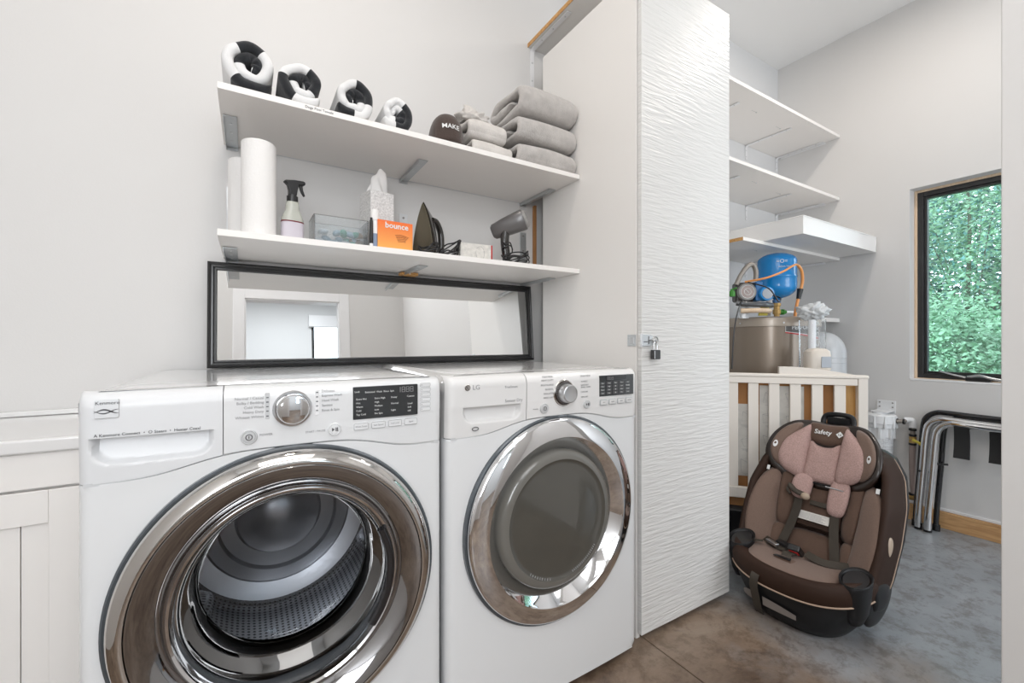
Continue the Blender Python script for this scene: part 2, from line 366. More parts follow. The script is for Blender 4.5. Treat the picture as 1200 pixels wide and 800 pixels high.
def struct(o): o['kind'] = 'structure'; return o
def sheet_sweep(bm, path, t, w0, w1, place, mfn=None, nseg=10, wob=0.0, flare=None):
    # thick cloth following a 2-D path; cross profile is a rounded bar of thickness t, spanning w0..w1
    N = len(path); rows = []; r = t/2
    prof = []
    for k in range(nseg+1):
        a = PI/2 - PI*k/nseg; prof.append((r*math.sin(a), 1, r*math.cos(a)))
    for k in range(nseg+1):
        a = -PI/2 - PI*k/nseg; prof.append((r*math.sin(a), 0, r*math.cos(a)))
    for i, p in enumerate(path):
        a = path[max(0, i-1)]; c = path[min(N-1, i+1)]
        d = Vector((c[0]-a[0], c[1]-a[1])).normalized(); nrm = Vector((-d.y, d.x))
        sc = min(1, 0.35+0.65*math.sin(min(1, min(i, N-1-i)/4)*PI/2))
        row = []
        for q, side, e in prof:
            dw = wob*noise.noise(Vector((i*0.13, side*5.0, t*77)))
            dn = wob*0.7*noise.noise(Vector((p[0]*22, p[1]*22, side*3+q*9)))
            wv = (w1-r+e+dw) if side else (w0+r+e-dw)
            if flare: wv += flare(i/(N-1), side)
            row.append(place(p[0]+nrm.x*(q*sc+dn), p[1]+nrm.y*(q*sc+dn), wv))
        rows.append(row)
    V = grid(bm, rows, closed_u=True, mi=mfn)
    bm.faces.new(V[0]); bm.faces.new(V[-1])

# ============================================================ STRUCTURE
CEIL = 3.13
XR = 3.4275; YB = 1.82; YB2 = 1.758
fl = empty('floor'); struct(fl)
JX, JY = 1.226, -0.62            # saw-cut joints
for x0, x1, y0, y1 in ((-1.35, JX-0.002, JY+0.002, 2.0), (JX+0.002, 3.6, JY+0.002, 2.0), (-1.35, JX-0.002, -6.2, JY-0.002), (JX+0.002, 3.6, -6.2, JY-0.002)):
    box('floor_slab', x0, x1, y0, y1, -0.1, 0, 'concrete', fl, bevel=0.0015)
box('joint_base', -1.35, 3.6, -6.2, 2.0, -0.12, -0.008, 'rubber', fl, bevel=0)
struct(box('ceiling', -1.35, 3.6, -6.2, 2.0, CEIL, CEIL+0.1, 'ceiling', bevel=0))
struct(box('wall_back', -1.2, 1.45, YB, YB+0.12, 0, CEIL, 'wall', bevel=0))
struct(box('wall_back_right', 1.45, XR, YB2, YB2+0.15, 0, CEIL, 'wall_cool', bevel=0))
struct(box('wall_left', -1.32, -1.2, -1.5, YB+0.12, 0, CEIL, 'wall', bevel=0))
WY0, WY1, WZ0, WZ1 = 0.30, 0.99, 0.84, 1.998
b = B()
bx(b, XR, XR+0.16, -1.5, WY0, 0, CEIL); bx(b, XR, XR+0.16, WY1, 2.0, 0, CEIL)
bx(b, XR, XR+0.16, WY0, WY1, 0, WZ0); bx(b, XR, XR+0.16, WY0, WY1, WZ1, CEIL)
struct(obj('wall_right', b, 'wall'))
struct(box('wall_near', 1.60, 1.72, -1.5, 0.287, 0, CEIL, 'wall', bevel=0.003))
struct(box('baseboard_right', XR-0.017, XR, 0.0, YB2, 0, 0.095, 'oak', bevel=0.002))
struct(box('wall_edge_highlight', XR-0.006, XR, -0.2, YB2, 0.097, 0.112, 'vinyl', bevel=0.001))  # white strip painted as the highlight on the wall panel's lower edge
# wall behind the camera with a cased doorway (seen in the leaning mirror and in the chrome)
DY = -1.5; DX0, DX1, DZ = -0.02, 0.88, 2.05
b = B(); bx(b, -1.32, DX0, DY-0.12, DY, 0, CEIL); bx(b, DX1, 3.6, DY-0.12, DY, 0, CEIL); bx(b, DX0, DX1, DY-0.12, DY, DZ, CEIL)
struct(obj('wall_front', b, 'wall'))
b = B()
for yy in (DY, DY-0.132):
    bx(b, DX0-0.10, DX0, yy, yy+0.012, 0, DZ+0.10); bx(b, DX1, DX1+0.10, yy, yy+0.012, 0, DZ+0.10); bx(b, DX0, DX1, yy, yy+0.012, DZ, DZ+0.10)
bx(b, DX0-0.001, DX0+0.012, DY-0.12, DY, 0, DZ); bx(b, DX1-0.012, DX1+0.001, DY-0.12, DY, 0, DZ); bx(b, DX0, DX1, DY-0.12, DY, DZ-0.012, DZ+0.001)
struct(obj('trim_2', b, 'vinyl', bevel=0.003))
# back room beyond the doorway
struct(box('wall_back_room_left', -1.32, -1.2, -5.2, DY-0.12, 0, CEIL, 'wall_cool', bevel=0))
struct(box('wall_back_room_right', 3.5, 3.6, -5.2, DY-0.12, 0, CEIL, 'wall_cool', bevel=0))
bw0, bw1, bz0, bz1 = 1.0, 1.7, 1.2, 2.55
b = B(); FY = -5.0
bx(b, -1.32, bw0, FY-0.15, FY, 0, CEIL); bx(b, bw1, 3.6, FY-0.15, FY, 0, CEIL); bx(b, bw0, bw1, FY-0.15, FY, 0, bz0); bx(b, bw0, bw1, FY-0.15, FY, bz1, CEIL)
struct(obj('wall_far', b, 'wall_cool'))
def window_unit(name, along, x, a0, a1, z0, z1, depth=0.045):
    # frame, sash and pane in a wall opening; along 'Y' = wall plane normal X
    w_ = empty(name); struct(w_)
    def ring(nm, i, t, d0, d1, m):
        b = B()
        for aa, ab, za, zb in ((a0+i, a0+i+t, z0+i, z1-i), (a1-i-t, a1-i, z0+i, z1-i), (a0+i+t, a1-i-t, z0+i, z0+i+t), (a0+i+t, a1-i-t, z1-i-t, z1-i)):
            if along == 'Y': bx(b, d0, d1, aa, ab, za, zb)
            else: bx(b, aa, ab, d0, d1, za, zb)
        return obj(nm, b, m, w_, bevel=0.002)
    ring('jamb_liner', 0.0, 0.014, x, x+0.05*(1 if along == 'Y' else -1), 'maple') if along == 'Y' else None
    if along == 'Y':
        ring('window_frame', 0.014, 0.028, x+0.004, x+depth, 'frame_black'); ring('sash', 0.042, 0.014, x+0.016, x+depth+0.005, 'frame_black')
        b = B(); bx(b, x+0.03, x+0.034, a0+0.05, a1-0.05, z0+0.05, z1-0.05)
    else:
        ring('window_frame', 0.0, 0.05, x-depth, x, 'frame_black')
        b = B(); bx(b, a0+0.045, a1-0.045, x-0.03, x-0.026, z0+0.045, z1-0.045)
    obj('pane', b, 'pane', w_)
    return w_
w1 = window_unit('window_1', 'Y', XR+0.075, WY0, WY1, WZ0, WZ1)
w2 = window_unit('window_2', 'X', FY-0.05, bw0, bw1, bz0, bz1)
b = B(); bx(b, bw0-0.05, bw1+0.05, FY+0.001, FY+0.09, bz1-0.12, bz1+0.10)
tag(obj('roller_blind', b, 'vinyl', bevel=0.01), 'white roller blind cassette above the far window seen in the mirror', 'blind')
# crank of window 1
b = B(); bx(b, XR+0.035, XR+0.072, 0.66, 0.76, WZ0+0.012, WZ0+0.034); ck = obj('crank_base', b, 'black', w1, bevel=0.005)
b = B(); tube(b, [(XR+0.045, 0.75, WZ0+0.034), (XR+0.03, 0.70, WZ0+0.045), (XR+0.022, 0.64, WZ0+0.030), (XR+0.022, 0.55, WZ0+0.022)], 0.007, 10); obj('crank_handle', b, 'steel', w1, smooth=True)
b = B(); tube(b, [(XR+0.055, 0.76, WZ0+0.03), (XR+0.06, 0.82, WZ0+0.045), (XR+0.07, 0.87, WZ0+0.06)], 0.005, 8); obj('crank_arm', b, 'steel', w1, smooth=True)
b = B(); bx(b, XR+0.001, XR+0.075, WY0+0.001, WY1-0.001, WZ0+0.0005, WZ0+0.010); obj('sill', b, 'vinyl', w1, bevel=0.003)

# ============================================================ WASHER / DRYER bodies
YF = 1.057; YBK = 1.79; HT = 0.983
def seam_z(x, xc): return 0.816 + 0.034*math.exp(-((x-xc)/0.20)**4)
def front_y(x, z, x0, x1):
    y = YF
    e = min(x-x0, x1-x); r = 0.022
    if e < r: y += r-math.sqrt(max(0, r*r-(r-e)**2))
    xc = (x0+x1)/2; y += 0.010*((x-xc)/((x1-x0)/2))**2
    if z > HT-0.03: q = (z-(HT-0.03)); y += 0.03-math.sqrt(max(0, 0.03**2-q*q))
    if z > 0.80: y -= 0.004*min(1, (z-0.80)/0.1)
    return y
def lower_panel(parent, x0, x1, cx, cz, R, m, name='front_panel'):
    angs = [2*PI*k/144 for k in range(144)]
    for px_, pz_ in ((x0, 0.02), (x1, 0.02), (x0, seam_z(x0, cx)), (x1, seam_z(x1, cx))): angs.append(math.atan2(pz_-cz, px_-cx) % (2*PI))
    angs = sorted(set(round(a, 6) for a in angs))
    def rout(a):
        c, s = math.cos(a), math.sin(a); r = 9
        if c > 1e-6: r = min(r, (x1-cx)/c)
        if c < -1e-6: r = min(r, (x0-cx)/c)
        if s < -1e-6: r = min(r, (0.02-cz)/s)
        if s > 1e-6:
            lo, hi = 0.0, 1.0
            for _ in range(30):
                mid = (lo+hi)/2
                if cz+mid*s > seam_z(cx+mid*c, cx)-0.0012: hi = mid
                else: lo = mid
            r = min(r, lo)
        return r
    rows = []
    for k in range(-1, 15):
        t = max(0, k)/14; t = t if k >= 0 else 0
        row = []
        for a in angs:
            ro = rout(a); tt = 1-(1-t)**1.6; r = R+(ro-R)*tt; x = cx+r*math.cos(a); z = cz+r*math.sin(a)
            y = front_y(x, z, x0, x1)
            if k == -1: y += 0.03
            row.append((x, y, z))
        rows.append(row)
    ro = rows[-1]; rows.append([(x, y+0.02, z) for x, y, z in ro])
    b = B(); grid(b, rows, closed_u=True); return obj(name, b, m, parent, smooth=True)
def panel_patch(parent, name, xa, xb, xc, x0, x1, m, recess=None, res=0.0035, zb=None):
    nx = max(2, int((xb-xa)/res)); rows = []
    zt = recess[3] if recess else 0.90
    lv = [('a', i/26) for i in range(27)] + [('b', 0.0006)] + [('b', 0.0006+(HT-zt-0.0006)*i/24) for i in range(1, 25)]
    for kind_, f in lv:
        row = []
        for i in range(nx+1):
            x = xa+(xb-xa)*i/nx; z0 = seam_z(x, xc)+0.0012
            z = z0+(zt-z0)*f if kind_ == 'a' else zt+f
            y = front_y(x, z, x0, x1)
            if recess and kind_ == 'a':
                ra, rb, za, zt, dep = recess
                rr = 0.028; dx = min(x-ra, rb-x); dz = z-za; d = min(dx, dz)
                if dx < rr and dz < rr: d = rr-math.hypot(rr-dx, rr-dz)
                u = max(0, min(1, (d+0.005)/0.009)); u = u*u*(3-2*u)
                y += dep*u*(0.55+0.45*min(1, max(0, (z-za)/(zt-za))))
            row.append((x, y, z))
        rows.append(row)
    back = [[(x, y+0.02, z) for x, y, z in r] for r in (rows[0],)]
    b = B(); grid(b, [back[0]]+rows); return obj(name, b, m, parent, smooth='all' if not recess else True)
def machine(name, x0, x1, m, recess, xs, label):
    t = empty(name, ((x0+x1)/2, (YF+YBK)/2, 0)); tag(t, label, 'laundry machine')
    ox, oy = t.location.x, t.location.y
    class P: pass
    hold = empty('tmp')   # geometry is modelled in room coordinates, then re-based on the thing's origin
    kids = []
    xc = (x0+x1)/2
    return t, xc
def rebase(root):
    mtx = Matrix.Translation(-root.location)
    for ch in [o for o in bpy.data.objects if o.parent == root]:
        if ch.type == 'MESH': ch.data.transform(mtx)
        rebase_sub(ch, mtx)
def rebase_sub(o, mtx):
    for ch in [q for q in bpy.data.objects if q.parent == o]:
        if ch.type == 'MESH': ch.data.transform(mtx)
        rebase_sub(ch, mtx)
def body(t, x0, x1, m):
    b = B(); bx(b, x0+0.004, x0+0.012, YF+0.03, YBK, 0.02, HT-0.02); bx(b, x1-0.012, x1-0.004, YF+0.03, YBK, 0.02, HT-0.02); bx(b, x0+0.012, x1-0.012, YBK-0.01, YBK, 0.02, HT-0.02)
    bx(b, x0+0.012, x1-0.012, YF+0.03, YBK-0.01, 0.02, 0.03)
    obj('cabinet_body', b, m, t, bevel=0.003)
    rows = []                                      # softly crowned lid, meets the console's rounded top
    ys = [YF+0.026, YF+0.030, YF+0.05, YF+0.058, YF+0.066, YF+0.2, YF+0.4, YBK-0.06, YBK-0.02, YBK-0.004, YBK]
    for y in ys:
        row = []
        for i in range(25):
            u = i/24; x = x0+(x1-x0)*u; e = min(u, 1-u)*(x1-x0)
            z = HT
            if YF+0.052 < y < YF+0.062: z -= 0.0012
            if e < 0.02: z -= 0.02-math.sqrt(max(0, 0.02**2-(0.02-e)**2))
            if YBK-y < 0.01: z -= 0.006
            row.append((x, y, z))
        rows.append(row)
    rows.append([(x, y, HT-0.04) for x, y, z in rows[-1]])
    b = B(); V = grid(b, rows)
    # skirt along both sides
    for k in (0, -1):
        pr = None
        for r in V:
            q = b.verts.new((r[k].co.x, r[k].co.y, HT-0.045))
            if pr: b.faces.new([pr[0], pr[1], q, r[k]])
            pr = (r[k], q)
    obj('top_cover', b, m, t, smooth=True)
    for sx in (x0+0.06, x1-0.06):
        for sy in (YF+0.08, YBK-0.08):
            b = B(); lathe(b, [(0.022, 0), (0.024, 0.006), (0.014, 0.008), (0.014, 0.022)], 20, c=(sx, sy, 0)); obj('foot', b, 'black', t, smooth=True)
    b = B(); bx(b, x0+0.03, x1-0.03, YF+0.06, YF+0.075, 0.0, 0.02); obj('toe_panel', b, 'shell_black', t)
def yf(x, x0, x1, z=0.92): return front_y(x, z, x0, x1)
def disc_button(t, name, x, z, r, x0, x1, m='silver', icon=None):
    y = yf(x, x0, x1)
    b = B(); lathe(b, [(r, y+0.004), (r, y-0.002), (r*0.93, y-0.0045), (r*0.84, y-0.0045), (r*0.78, y-0.003), (r*0.70, y-0.0045), (0, y-0.005)], 40, 'Y', (x, 0, z))
    o = obj(name, b, m, t, smooth=True)
    b = B()
    if icon == 'power':
        tube(b, [(x+r*0.38*math.cos(a), y-0.0052, z+r*0.38*math.sin(a)) for a in [2*PI*k/20 for k in range(20)]], r*0.055, 6, 1, closed=True, smooth=False)
        bx(b, x-r*0.05, x+r*0.05, y-0.0056, y-0.004, z-r*0.18, z+r*0.2)
    else:
        for dx in (0.12, 0.34): bx(b, x+r*dx, x+r*(dx+0.14), y-0.0056, y-0.004, z-r*0.3, z+r*0.3)
        vs = [b.verts.new(p) for p in ((x-r*0.45, y-0.0056, z-r*0.3), (x-r*0.45, y-0.0056, z+r*0.3), (x-r*0.02, y-0.0056, z))]; b.faces.new(vs)
    obj('icon', b, 'print_dark', o)
    return o
def lettering(t, items, x0, x1, m, name='lettering'):
    b = B()
    for s, x, z, size, al in items: text_into(b, s, size, FRONT(x, 0, z), al)
    for v in b.verts: v.co.y += yf(v.co.x, x0, x1, v.co.z)-0.0006
    return obj(name, b, m, t, normals=False, kind='stuff')

# ---------------- washer
X0, X1 = -0.260, 0.434; XC = 0.087; ZC = 0.537; RO = 0.305
wa = empty('washing_machine', (XC, 1.42, 0))
tag(wa, 'white front-load washer with smoked chrome porthole ring, left of the pair, beside the vanity', 'washing machine')
body(wa, X0, X1, 'enamel')
lower_panel(wa, X0, X1, XC, ZC, 0.292, 'enamel')
XS = -0.041
dr = panel_patch(wa, 'detergent_drawer', X0, XS-0.0008, XC, X0, X1, 'pocket', recess=(-0.236, -0.062, 0.853, 0.899, 0.026))
panel_patch(wa, 'control_console', XS+0.0008, X1, XC, X0, X1, 'enamel')
b = B()
bx(b, XS-0.002, XS+0.002, YF+0.006, YF+0.012, 0.80, HT-0.01)
rows = [[(X0+0.01+(X1-X0-0.02)*i/40, y, seam_z(X0+0.01+(X1-X0-0.02)*i/40, XC)+dz) for i in range(41)] for y, dz in ((YF+0.008, -0.003), (YF+0.008, 0.003))]
obj('seam_gasket', b, 'line', wa); b2 = B(); grid(b2, rows); obj('seam_strip', b2, 'line', wa)
# badge
y = yf(-0.217, X0, X1)
b = B(); prism(b, [(p[0]-0.217, p[1]+0.953) for p in rrect(0.034, 0.034, 0.003)], y-0.003, y+0.002); bd = obj('badge', b, 'silver', wa, bevel=0.0006)
b = B(); text_into(b, 'Kenmore', 0.0088, FRONT(-0.2325, y-0.0034, 0.9635), 'LEFT'); obj('lettering', b, 'print_dark', bd, normals=False, kind='stuff')
for ph in (1, -1):
    b = B(); rows = [[], []]
    for i in range(25):
        u = i/24; x = -0.234+0.034*u; z = 0.948+ph*0.0035*math.sin(u*2*PI*0.85-0.5); th = 0.0003+0.0010*abs(math.sin(u*PI))*(1.2 if ph > 0 else 0.8)
        rows[0].append((x, y-0.0034, z-th)); rows[1].append((x, y-0.0034, z+th))
    grid(b, rows); obj('swoosh', b, 'print_dark', bd)
lettering(wa, [('A Kenmore Connect  •  ○ Steam  •  Heater Coaxl', -0.235, 0.9045, 0.0076, 'LEFT')], X0, X1, 'print_dark')
lettering(wa, [(s, 0.030, z, 0.0078, 'RIGHT') for s, z in (('Normal / Casual', 0.957), ('Bulky / Bedding', 0.9475), ('Cold Wash', 0.938), ('Heavy Duty', 0.9285), ('Whitest Whites', 0.918))]
          + [(s, 0.142, z, 0.0075, 'LEFT') for s, z in (('Delicates', 0.964), ('Express Wash', 0.954), ('Hand Wash', 0.943), ('Sanitize', 0.932), ('Rinse & Spin', 0.921))]
          + [('POWER', 0.022, 0.879, 0.0070, 'LEFT'), ('START / PAUSE', 0.150, 0.8755, 0.0062, 'RIGHT')], X0, X1, 'print_grey')
for xx, zs, mm in ((0.0365, (0.957, 0.9475, 0.938, 0.9285, 0.918), 'line'), (0.1325, (0.962, 0.952, 0.942, 0.932, 0.922), 'vinyl')):
    y = yf(xx, X0, X1)
    b = B(); bx(b, xx-0.0042, xx+0.0042, y-0.0012, y+0.002, 0.912, 0.967); st = obj('indicator_strip', b, mm, wa, bevel=0.0005)
    for z in zs:
        b = B(); bx(b, xx-0.0022, xx+0.0022, y-0.0018, y-0.0005, z-0.0012, z+0.0012); obj('indicator_lamp', b, 'led', st)
y = yf(0.084, X0, X1)
b = B(); lathe(b, [(0.039, y+0.003), (0.039, y-0.003), (0.0375, y-0.005), (0.034, y-0.005), (0.0325, y-0.003), (0.0315, y-0.005), (0.0315, y-0.016), (0.0295, y-0.019), (0.025, y-0.0195), (0.023, y-0.020), (0, y-0.0215)], 64, 'Y', (0.084, 0, 0.930))
obj('cycle_knob', b, 'chrome', wa, smooth=True)
disc_button(wa, 'power_button', 0.0034, 0.8775, 0.0150, X0, X1, icon='power')
disc_button(wa, 'start_button', 0.169, 0.8765, 0.0138, X0, X1, m='enamel')
def display(t, xa, xb, za, zb, X0, X1, small=False):
    y = yf((xa+xb)/2, X0, X1)
    b = B(); prism(b, [(p[0]+(xa+xb)/2, p[1]+(za+zb)/2) for p in rrect(xb-xa, zb-za, 0.002)], y-0.003, y+0.006)
    o = obj('display', b, 'display', t, bevel=0.0006)
    return o, y-0.0034
dp, y = display(wa, 0.209, 0.364, 0.893, 0.969, X0, X1)
b = B()
W3 = xw = 0.155
for s, x, z in (('Extra Hot', .216, .940), ('Hot', .216, .931), ('Warm', .216, .922), ('Cold', .216, .913), ('Tap Cold', .216, .904),
                ('Extra High', .258, .940), ('High', .258, .931), ('Medium', .258, .922), ('Low', .258, .913), ('No Spin', .258, .904),
                ('Heavy', .297, .940), ('Normal', .297, .925), ('Light', .297, .909), ('Custom', .336, .940), ('Loud', .338, .922), ('Soft', .338, .913), ('Off', .338, .904),
                ('Lock', .2125, .9575), ('Estimated  Wash  Rinse  Spin', .236, .9555)):
    text_into(b, s, 0.0058, FRONT(x, y, z), 'LEFT')
obj('lettering', b, 'print_white', dp, normals=False, kind='stuff')
b = B()
def seg7(b, x, z, w_, h_, y, t=0.0011):
    for (xa, xb, za, zb) in ((x, x+w_, z, z+t), (x, x+w_, z+h_/2-t/2, z+h_/2+t/2), (x, x+w_, z+h_-t, z+h_), (x, x+t, z, z+h_), (x+w_-t, x+w_, z, z+h_)): bx(b, xa, xb, y, y+0.0006, za, zb)
bx(b, 0.319, 0.3202, y, y+0.0006, 0.951, 0.964)
for k in range(3): seg7(b, 0.3235+k*0.0105, 0.951, 0.0078, 0.013, y)
obj('digits', b, 'print_grey', dp, kind='stuff')
for k in range(4):
    xx = 0.2275+k*0.040; y = yf(xx, X0, X1)
    b = B(); prism(b, [(p[0]+xx, p[1]+0.8765) for p in rrect(0.033, 0.0155, 0.003)], y-0.0018, y+0.002); o = obj('option_button', b, 'enamel', wa, bevel=0.0006)
    b = B(); tube(b, [(p[0]+xx, y-0.0019, p[1]+0.8765) for p in rrect(0.032, 0.0145, 0.003)], 0.0004, 4, 1, closed=True, smooth=False); text_into(b, ('Wash Temp', 'Spin Speed', 'Soil Level', 'Signal')[k], 0.0052, FRONT(xx, y-0.0021, 0.8765), 'CENTER'); obj('lettering', b, 'print_grey', o, normals=False, kind='stuff')
for k in range(6):
    xx = 0.386; zz = 0.965-k*0.0122; y = yf(xx, X0, X1)
    b = B(); prism(b, [(p[0]+xx, p[1]+zz) for p in rrect(0.027, 0.0092, 0.0025)], y-0.0015, y+0.002); o = obj('option_button', b, 'enamel', wa, bevel=0.0005)
    b = B(); tube(b, [(p[0]+xx, y-0.0015, p[1]+zz) for p in rrect(0.026, 0.0086, 0.0025)], 0.0003, 4, 1, closed=True, smooth=False); bx(b, xx-0.0105, xx-0.0085, y-0.0019, y, zz-0.001, zz+0.001); obj('lettering', b, 'print_grey', o, normals=False, kind='stuff')

# washer door
d = empty('door', (0, 0, 0)); d.parent = wa
def ring(name, prof, m, parent, cx=XC, cz=ZC, seg=128, label=None):
    b = B(); lathe(b, prof, seg, 'Y', (cx, 0, cz), capends=False); return obj(name, b, m, parent, smooth=True, label=label)
Y = YF
ring('outer_ring', [(0.292, Y+0.03), (0.303, Y+0.012), (0.3065, Y-0.004), (0.305, Y-0.016), (0.299, Y-0.026), (0.287, Y-0.034), (0.280, Y-0.036), (0.277, Y-0.035), (0.277, Y-0.02)], 'mid_chrome', d, label='polished chrome outer ring')
ring('gap_shadow_ring', [(0.3145, Y+0.006), (0.3135, Y-0.006), (0.310, Y-0.009), (0.3055, Y-0.006)], 'gap_ring', d)  # dark ring added for the gap and shadow outside the chrome
ring('inner_ring', [(0.2762, Y-0.02), (0.2762, Y-0.034), (0.274, Y-0.0365), (0.262, Y-0.032), (0.240, Y-0.016), (0.224, Y+0.000), (0.222, Y+0.01)], 'dark_chrome', d, label='smoked chrome inner ring')
ring('rim', [(0.226, Y+0.004), (0.224, Y-0.006), (0.2195, Y-0.010), (0.215, Y-0.007), (0.213, Y+0.004), (0.210, Y+0.012)], 'chrome', d, label='bright chrome rim')
ring('liner', [(0.212, Y+0.008), (0.205, Y+0.022), (0.196, Y+0.045), (0.192, Y+0.075), (0.193, Y+0.095)], 'rubber', d, label='dark grey rubber liner')
ring('glass_bowl', [(0.209, Y+0.006), (0.203, Y+0.010), (0.198, Y+0.022), (0.193, Y+0.05), (0.190, Y+0.085), (0.186, Y+0.115), (0.180, Y+0.138), (0.165, Y+0.149), (0.10, Y+0.153), (0.05, Y+0.154), (0.0, Y+0.155)], 'bowl_glass', d, label='clear glass bowl')
# latch pocket at the right of the glass
b = B(); tube(b, [(XC+0.208*math.cos(a), Y-0.004, ZC+0.208*math.sin(a)) for a in [math.radians(v) for v in (-38, -26, -13, 0, 13, 26)]], 0.011, 10, 4, flat=1.0); obj('latch_handle', b, 'black_gloss', d, smooth=True)
# gasket and drum
ring('door_gasket', [(0.30, Y+0.035), (0.26, Y+0.05), (0.235, Y+0.085), (0.222, Y+0.10), (0.214, Y+0.12), (0.220, Y+0.145), (0.228, Y+0.155), (0.224, Y+0.17), (0.232, Y+0.19)], 'rubber', wa, label='grey rubber bellows')
ring('drum', [(0.236, Y+0.185), (0.242, Y+0.19), (0.262, Y+0.205), (0.268, Y+0.22), (0.268, Y+0.43), (0.262, Y+0.455), (0.250, Y+0.465)], 'perf', wa, label='perforated stainless drum')
ring('drum_back', [(0.250, Y+0.465), (0.235, Y+0.470), (0.205, Y+0.482), (0.198, Y+0.476), (0.165, Y+0.478), (0.158, Y+0.490), (0.120, Y+0.492), (0.112, Y+0.480), (0.075, Y+0.474), (0.06, Y+0.462), (0, Y+0.458)], 'drum_steel', wa, label='smooth stepped drum back')
for k in range(3):
    a = math.radians(100+120*k); b = B()
    ca, sa = math.cos(a), math.sin(a)
    rows = []
    for i in range(9):
        yy = Y+0.23+0.20*i/8; hgt = 0.055*math.sin(PI*(0.12+0.76*i/8))
        row = []
        for u in (-1, -0.6, -0.25, 0, 0.25, 0.6, 1):
            r = 0.268-hgt*(1-abs(u)**1.5); tt = u*0.045
            row.append((XC+r*ca-tt*sa, yy, ZC+r*sa+tt*ca))
        rows.append(row)
    grid(b, rows); obj('drum_fin', b, 'perf', wa, smooth='all')
rebase(wa)

# ---------------- dryer
X0, X1 = 0.448, 1.158; XC = 0.803; ZC = 0.540
dy = empty('tumble_dryer', (XC, 1.42, 0))
tag(dy, 'white front-load dryer with bright chrome ring and smoked glass beside the tall cabinet', 'tumble dryer')
body(dy, X0, X1, 'enamel_warm')
lower_panel(dy, X0, X1, XC, ZC, 0.285, 'enamel')
XS = 0.690
panel_patch(dy, 'drawer_front', X0, XS-0.0008, XC, X0, X1, 'pocket_warm', recess=(0.497, 0.668, 0.856, 0.897, 0.022))
panel_patch(dy, 'control_console', XS+0.0008, X1, XC, X0, X1, 'enamel_warm')
b = B(); bx(b, XS-0.002, XS+0.002, YF+0.006, YF+0.012, 0.80, HT-0.01); obj('seam_gasket', b, 'line', dy)
rows = [[(X0+0.01+(X1-X0-0.02)*i/40, y, seam_z(X0+0.01+(X1-X0-0.02)*i/40, XC)+dz) for i in range(41)] for y, dz in ((YF+0.008, -0.003), (YF+0.008, 0.003))]
b2 = B(); grid(b2, rows); obj('seam_strip', b2, 'line', dy)
y = yf(0.505, X0, X1)
b = B(); lathe(b, [(0.0085, y+0.002), (0.0085, y-0.001), (0.0078, y-0.0016), (0, y-0.0018)], 32, 'Y', (0.5045, 0, 0.9505)); em = obj('emblem', b, 'mid_chrome', dy, smooth=True)
b = B(); text_into(b, 'L', 0.010, FRONT(0.5025, y-0.0024, 0.9505), 'LEFT'); bx(b, 0.5, 0.5015, y-0.0024, y-0.0018, 0.952, 0.9535)
tube(b, [(0.5045+0.0066*math.cos(a), y-0.002, 0.9505+0.0066*math.sin(a)) for a in [math.radians(40+280*k/14) for k in range(15)]], 0.0005, 5, 1, smooth=False); obj('lettering', b, 'print_dark', em, normals=False, kind='stuff')
lettering(dy, [('LG', 0.5185, 0.9500, 0.0185, 'LEFT'), ('Sensor Dry', 0.618, 0.9075, 0.0125, 'LEFT'), ('TrueSteam', 0.617, 0.9465, 0.0095, 'LEFT')], X0, X1, 'print_grey')
lettering(dy, [(s, 0.738, z, 0.0082, 'LEFT') for s, z in ()] + [(s, 0.786, z, 0.0074, 'RIGHT') for s, z in (('PERM PRESS', 0.969), ('HEAVY DUTY', 0.959), ('BULKY/LARGE', 0.945), ('NORMAL', 0.932), ('DELICATES', 0.9195), ('SPEED DRY', 0.907))]
          + [(s, 0.893, z, 0.0070, 'LEFT') for s, z in (('STEAM FRESH', 0.966), ('TOWELS', 0.949), ('SANITARY', 0.938), ('SMALL LOAD', 0.931), ('CUSTOM', 0.916))]
          + [('TIME DRY', 0.893, 0.900, 0.0070, 'LEFT'), ('POWER', 0.722, 0.876, 0.0050, 'CENTER')], X0, X1, 'print_grey', 'lettering')
y = yf(0.826, X0, X1)
b = B(); lathe(b, [(0.0405, y+0.003), (0.0405, y-0.0015), (0.039, y-0.003), (0.037, y-0.003), (0.036, y-0.0015)], 64, 'Y', (0.826, 0, 0.918), False); obj('knob_trim', b, 'mid_chrome', dy, smooth=True)
b = B(); lathe(b, [(0.0365, y+0.002), (0.0365, y-0.004), (0.033, y-0.007), (0.026, y-0.008), (0, y-0.008)], 64, 'Y', (0.826, 0, 0.918)); kn = obj('knob_base', b, 'shell', dy, smooth=True)
b = B()
for k in range(22):
    a = math.radians(60+k*11.5); ca, sa = math.cos(a), math.sin(a)
    tube(b, [(0.826+0.029*ca, y-0.0078, 0.918+0.029*sa), (0.826+0.0335*ca, y-0.0068, 0.918+0.0335*sa)], 0.0008, 5, 1, smooth=False)
obj('tick_marks', b, 'print_grey', kn, kind='stuff')
b = B(); lathe(b, [(0.0285, y-0.006), (0.0285, y-0.012), (0.0275, y-0.030), (0.0265, y-0.033), (0.024, y-0.0345), (0.022, y-0.0338), (0, y-0.0335)], 64, 'Y', (0.826, 0, 0.918)); obj('cycle_knob', b, 'steel', kn, smooth=True)
disc_button(dy, 'power_button', 0.7515, 0.8765, 0.0150, X0, X1, icon='power')
disc_button(dy, 'start_button', 0.917, 0.8765, 0.0135, X0, X1)
dp, y = display(dy, 0.972, 1.128, 0.896, 0.964, X0, X1)
b = B()
bx(b, 1.001, 1.094, y, y+0.0006, 0.9475, 0.9605)
obj('readout_window', b, 'black_gloss', dp)
b = B()
for k in range(3): seg7(b, 1.006+k*0.010, 0.949, 0.0075, 0.010, y-0.0004, 0.0009)
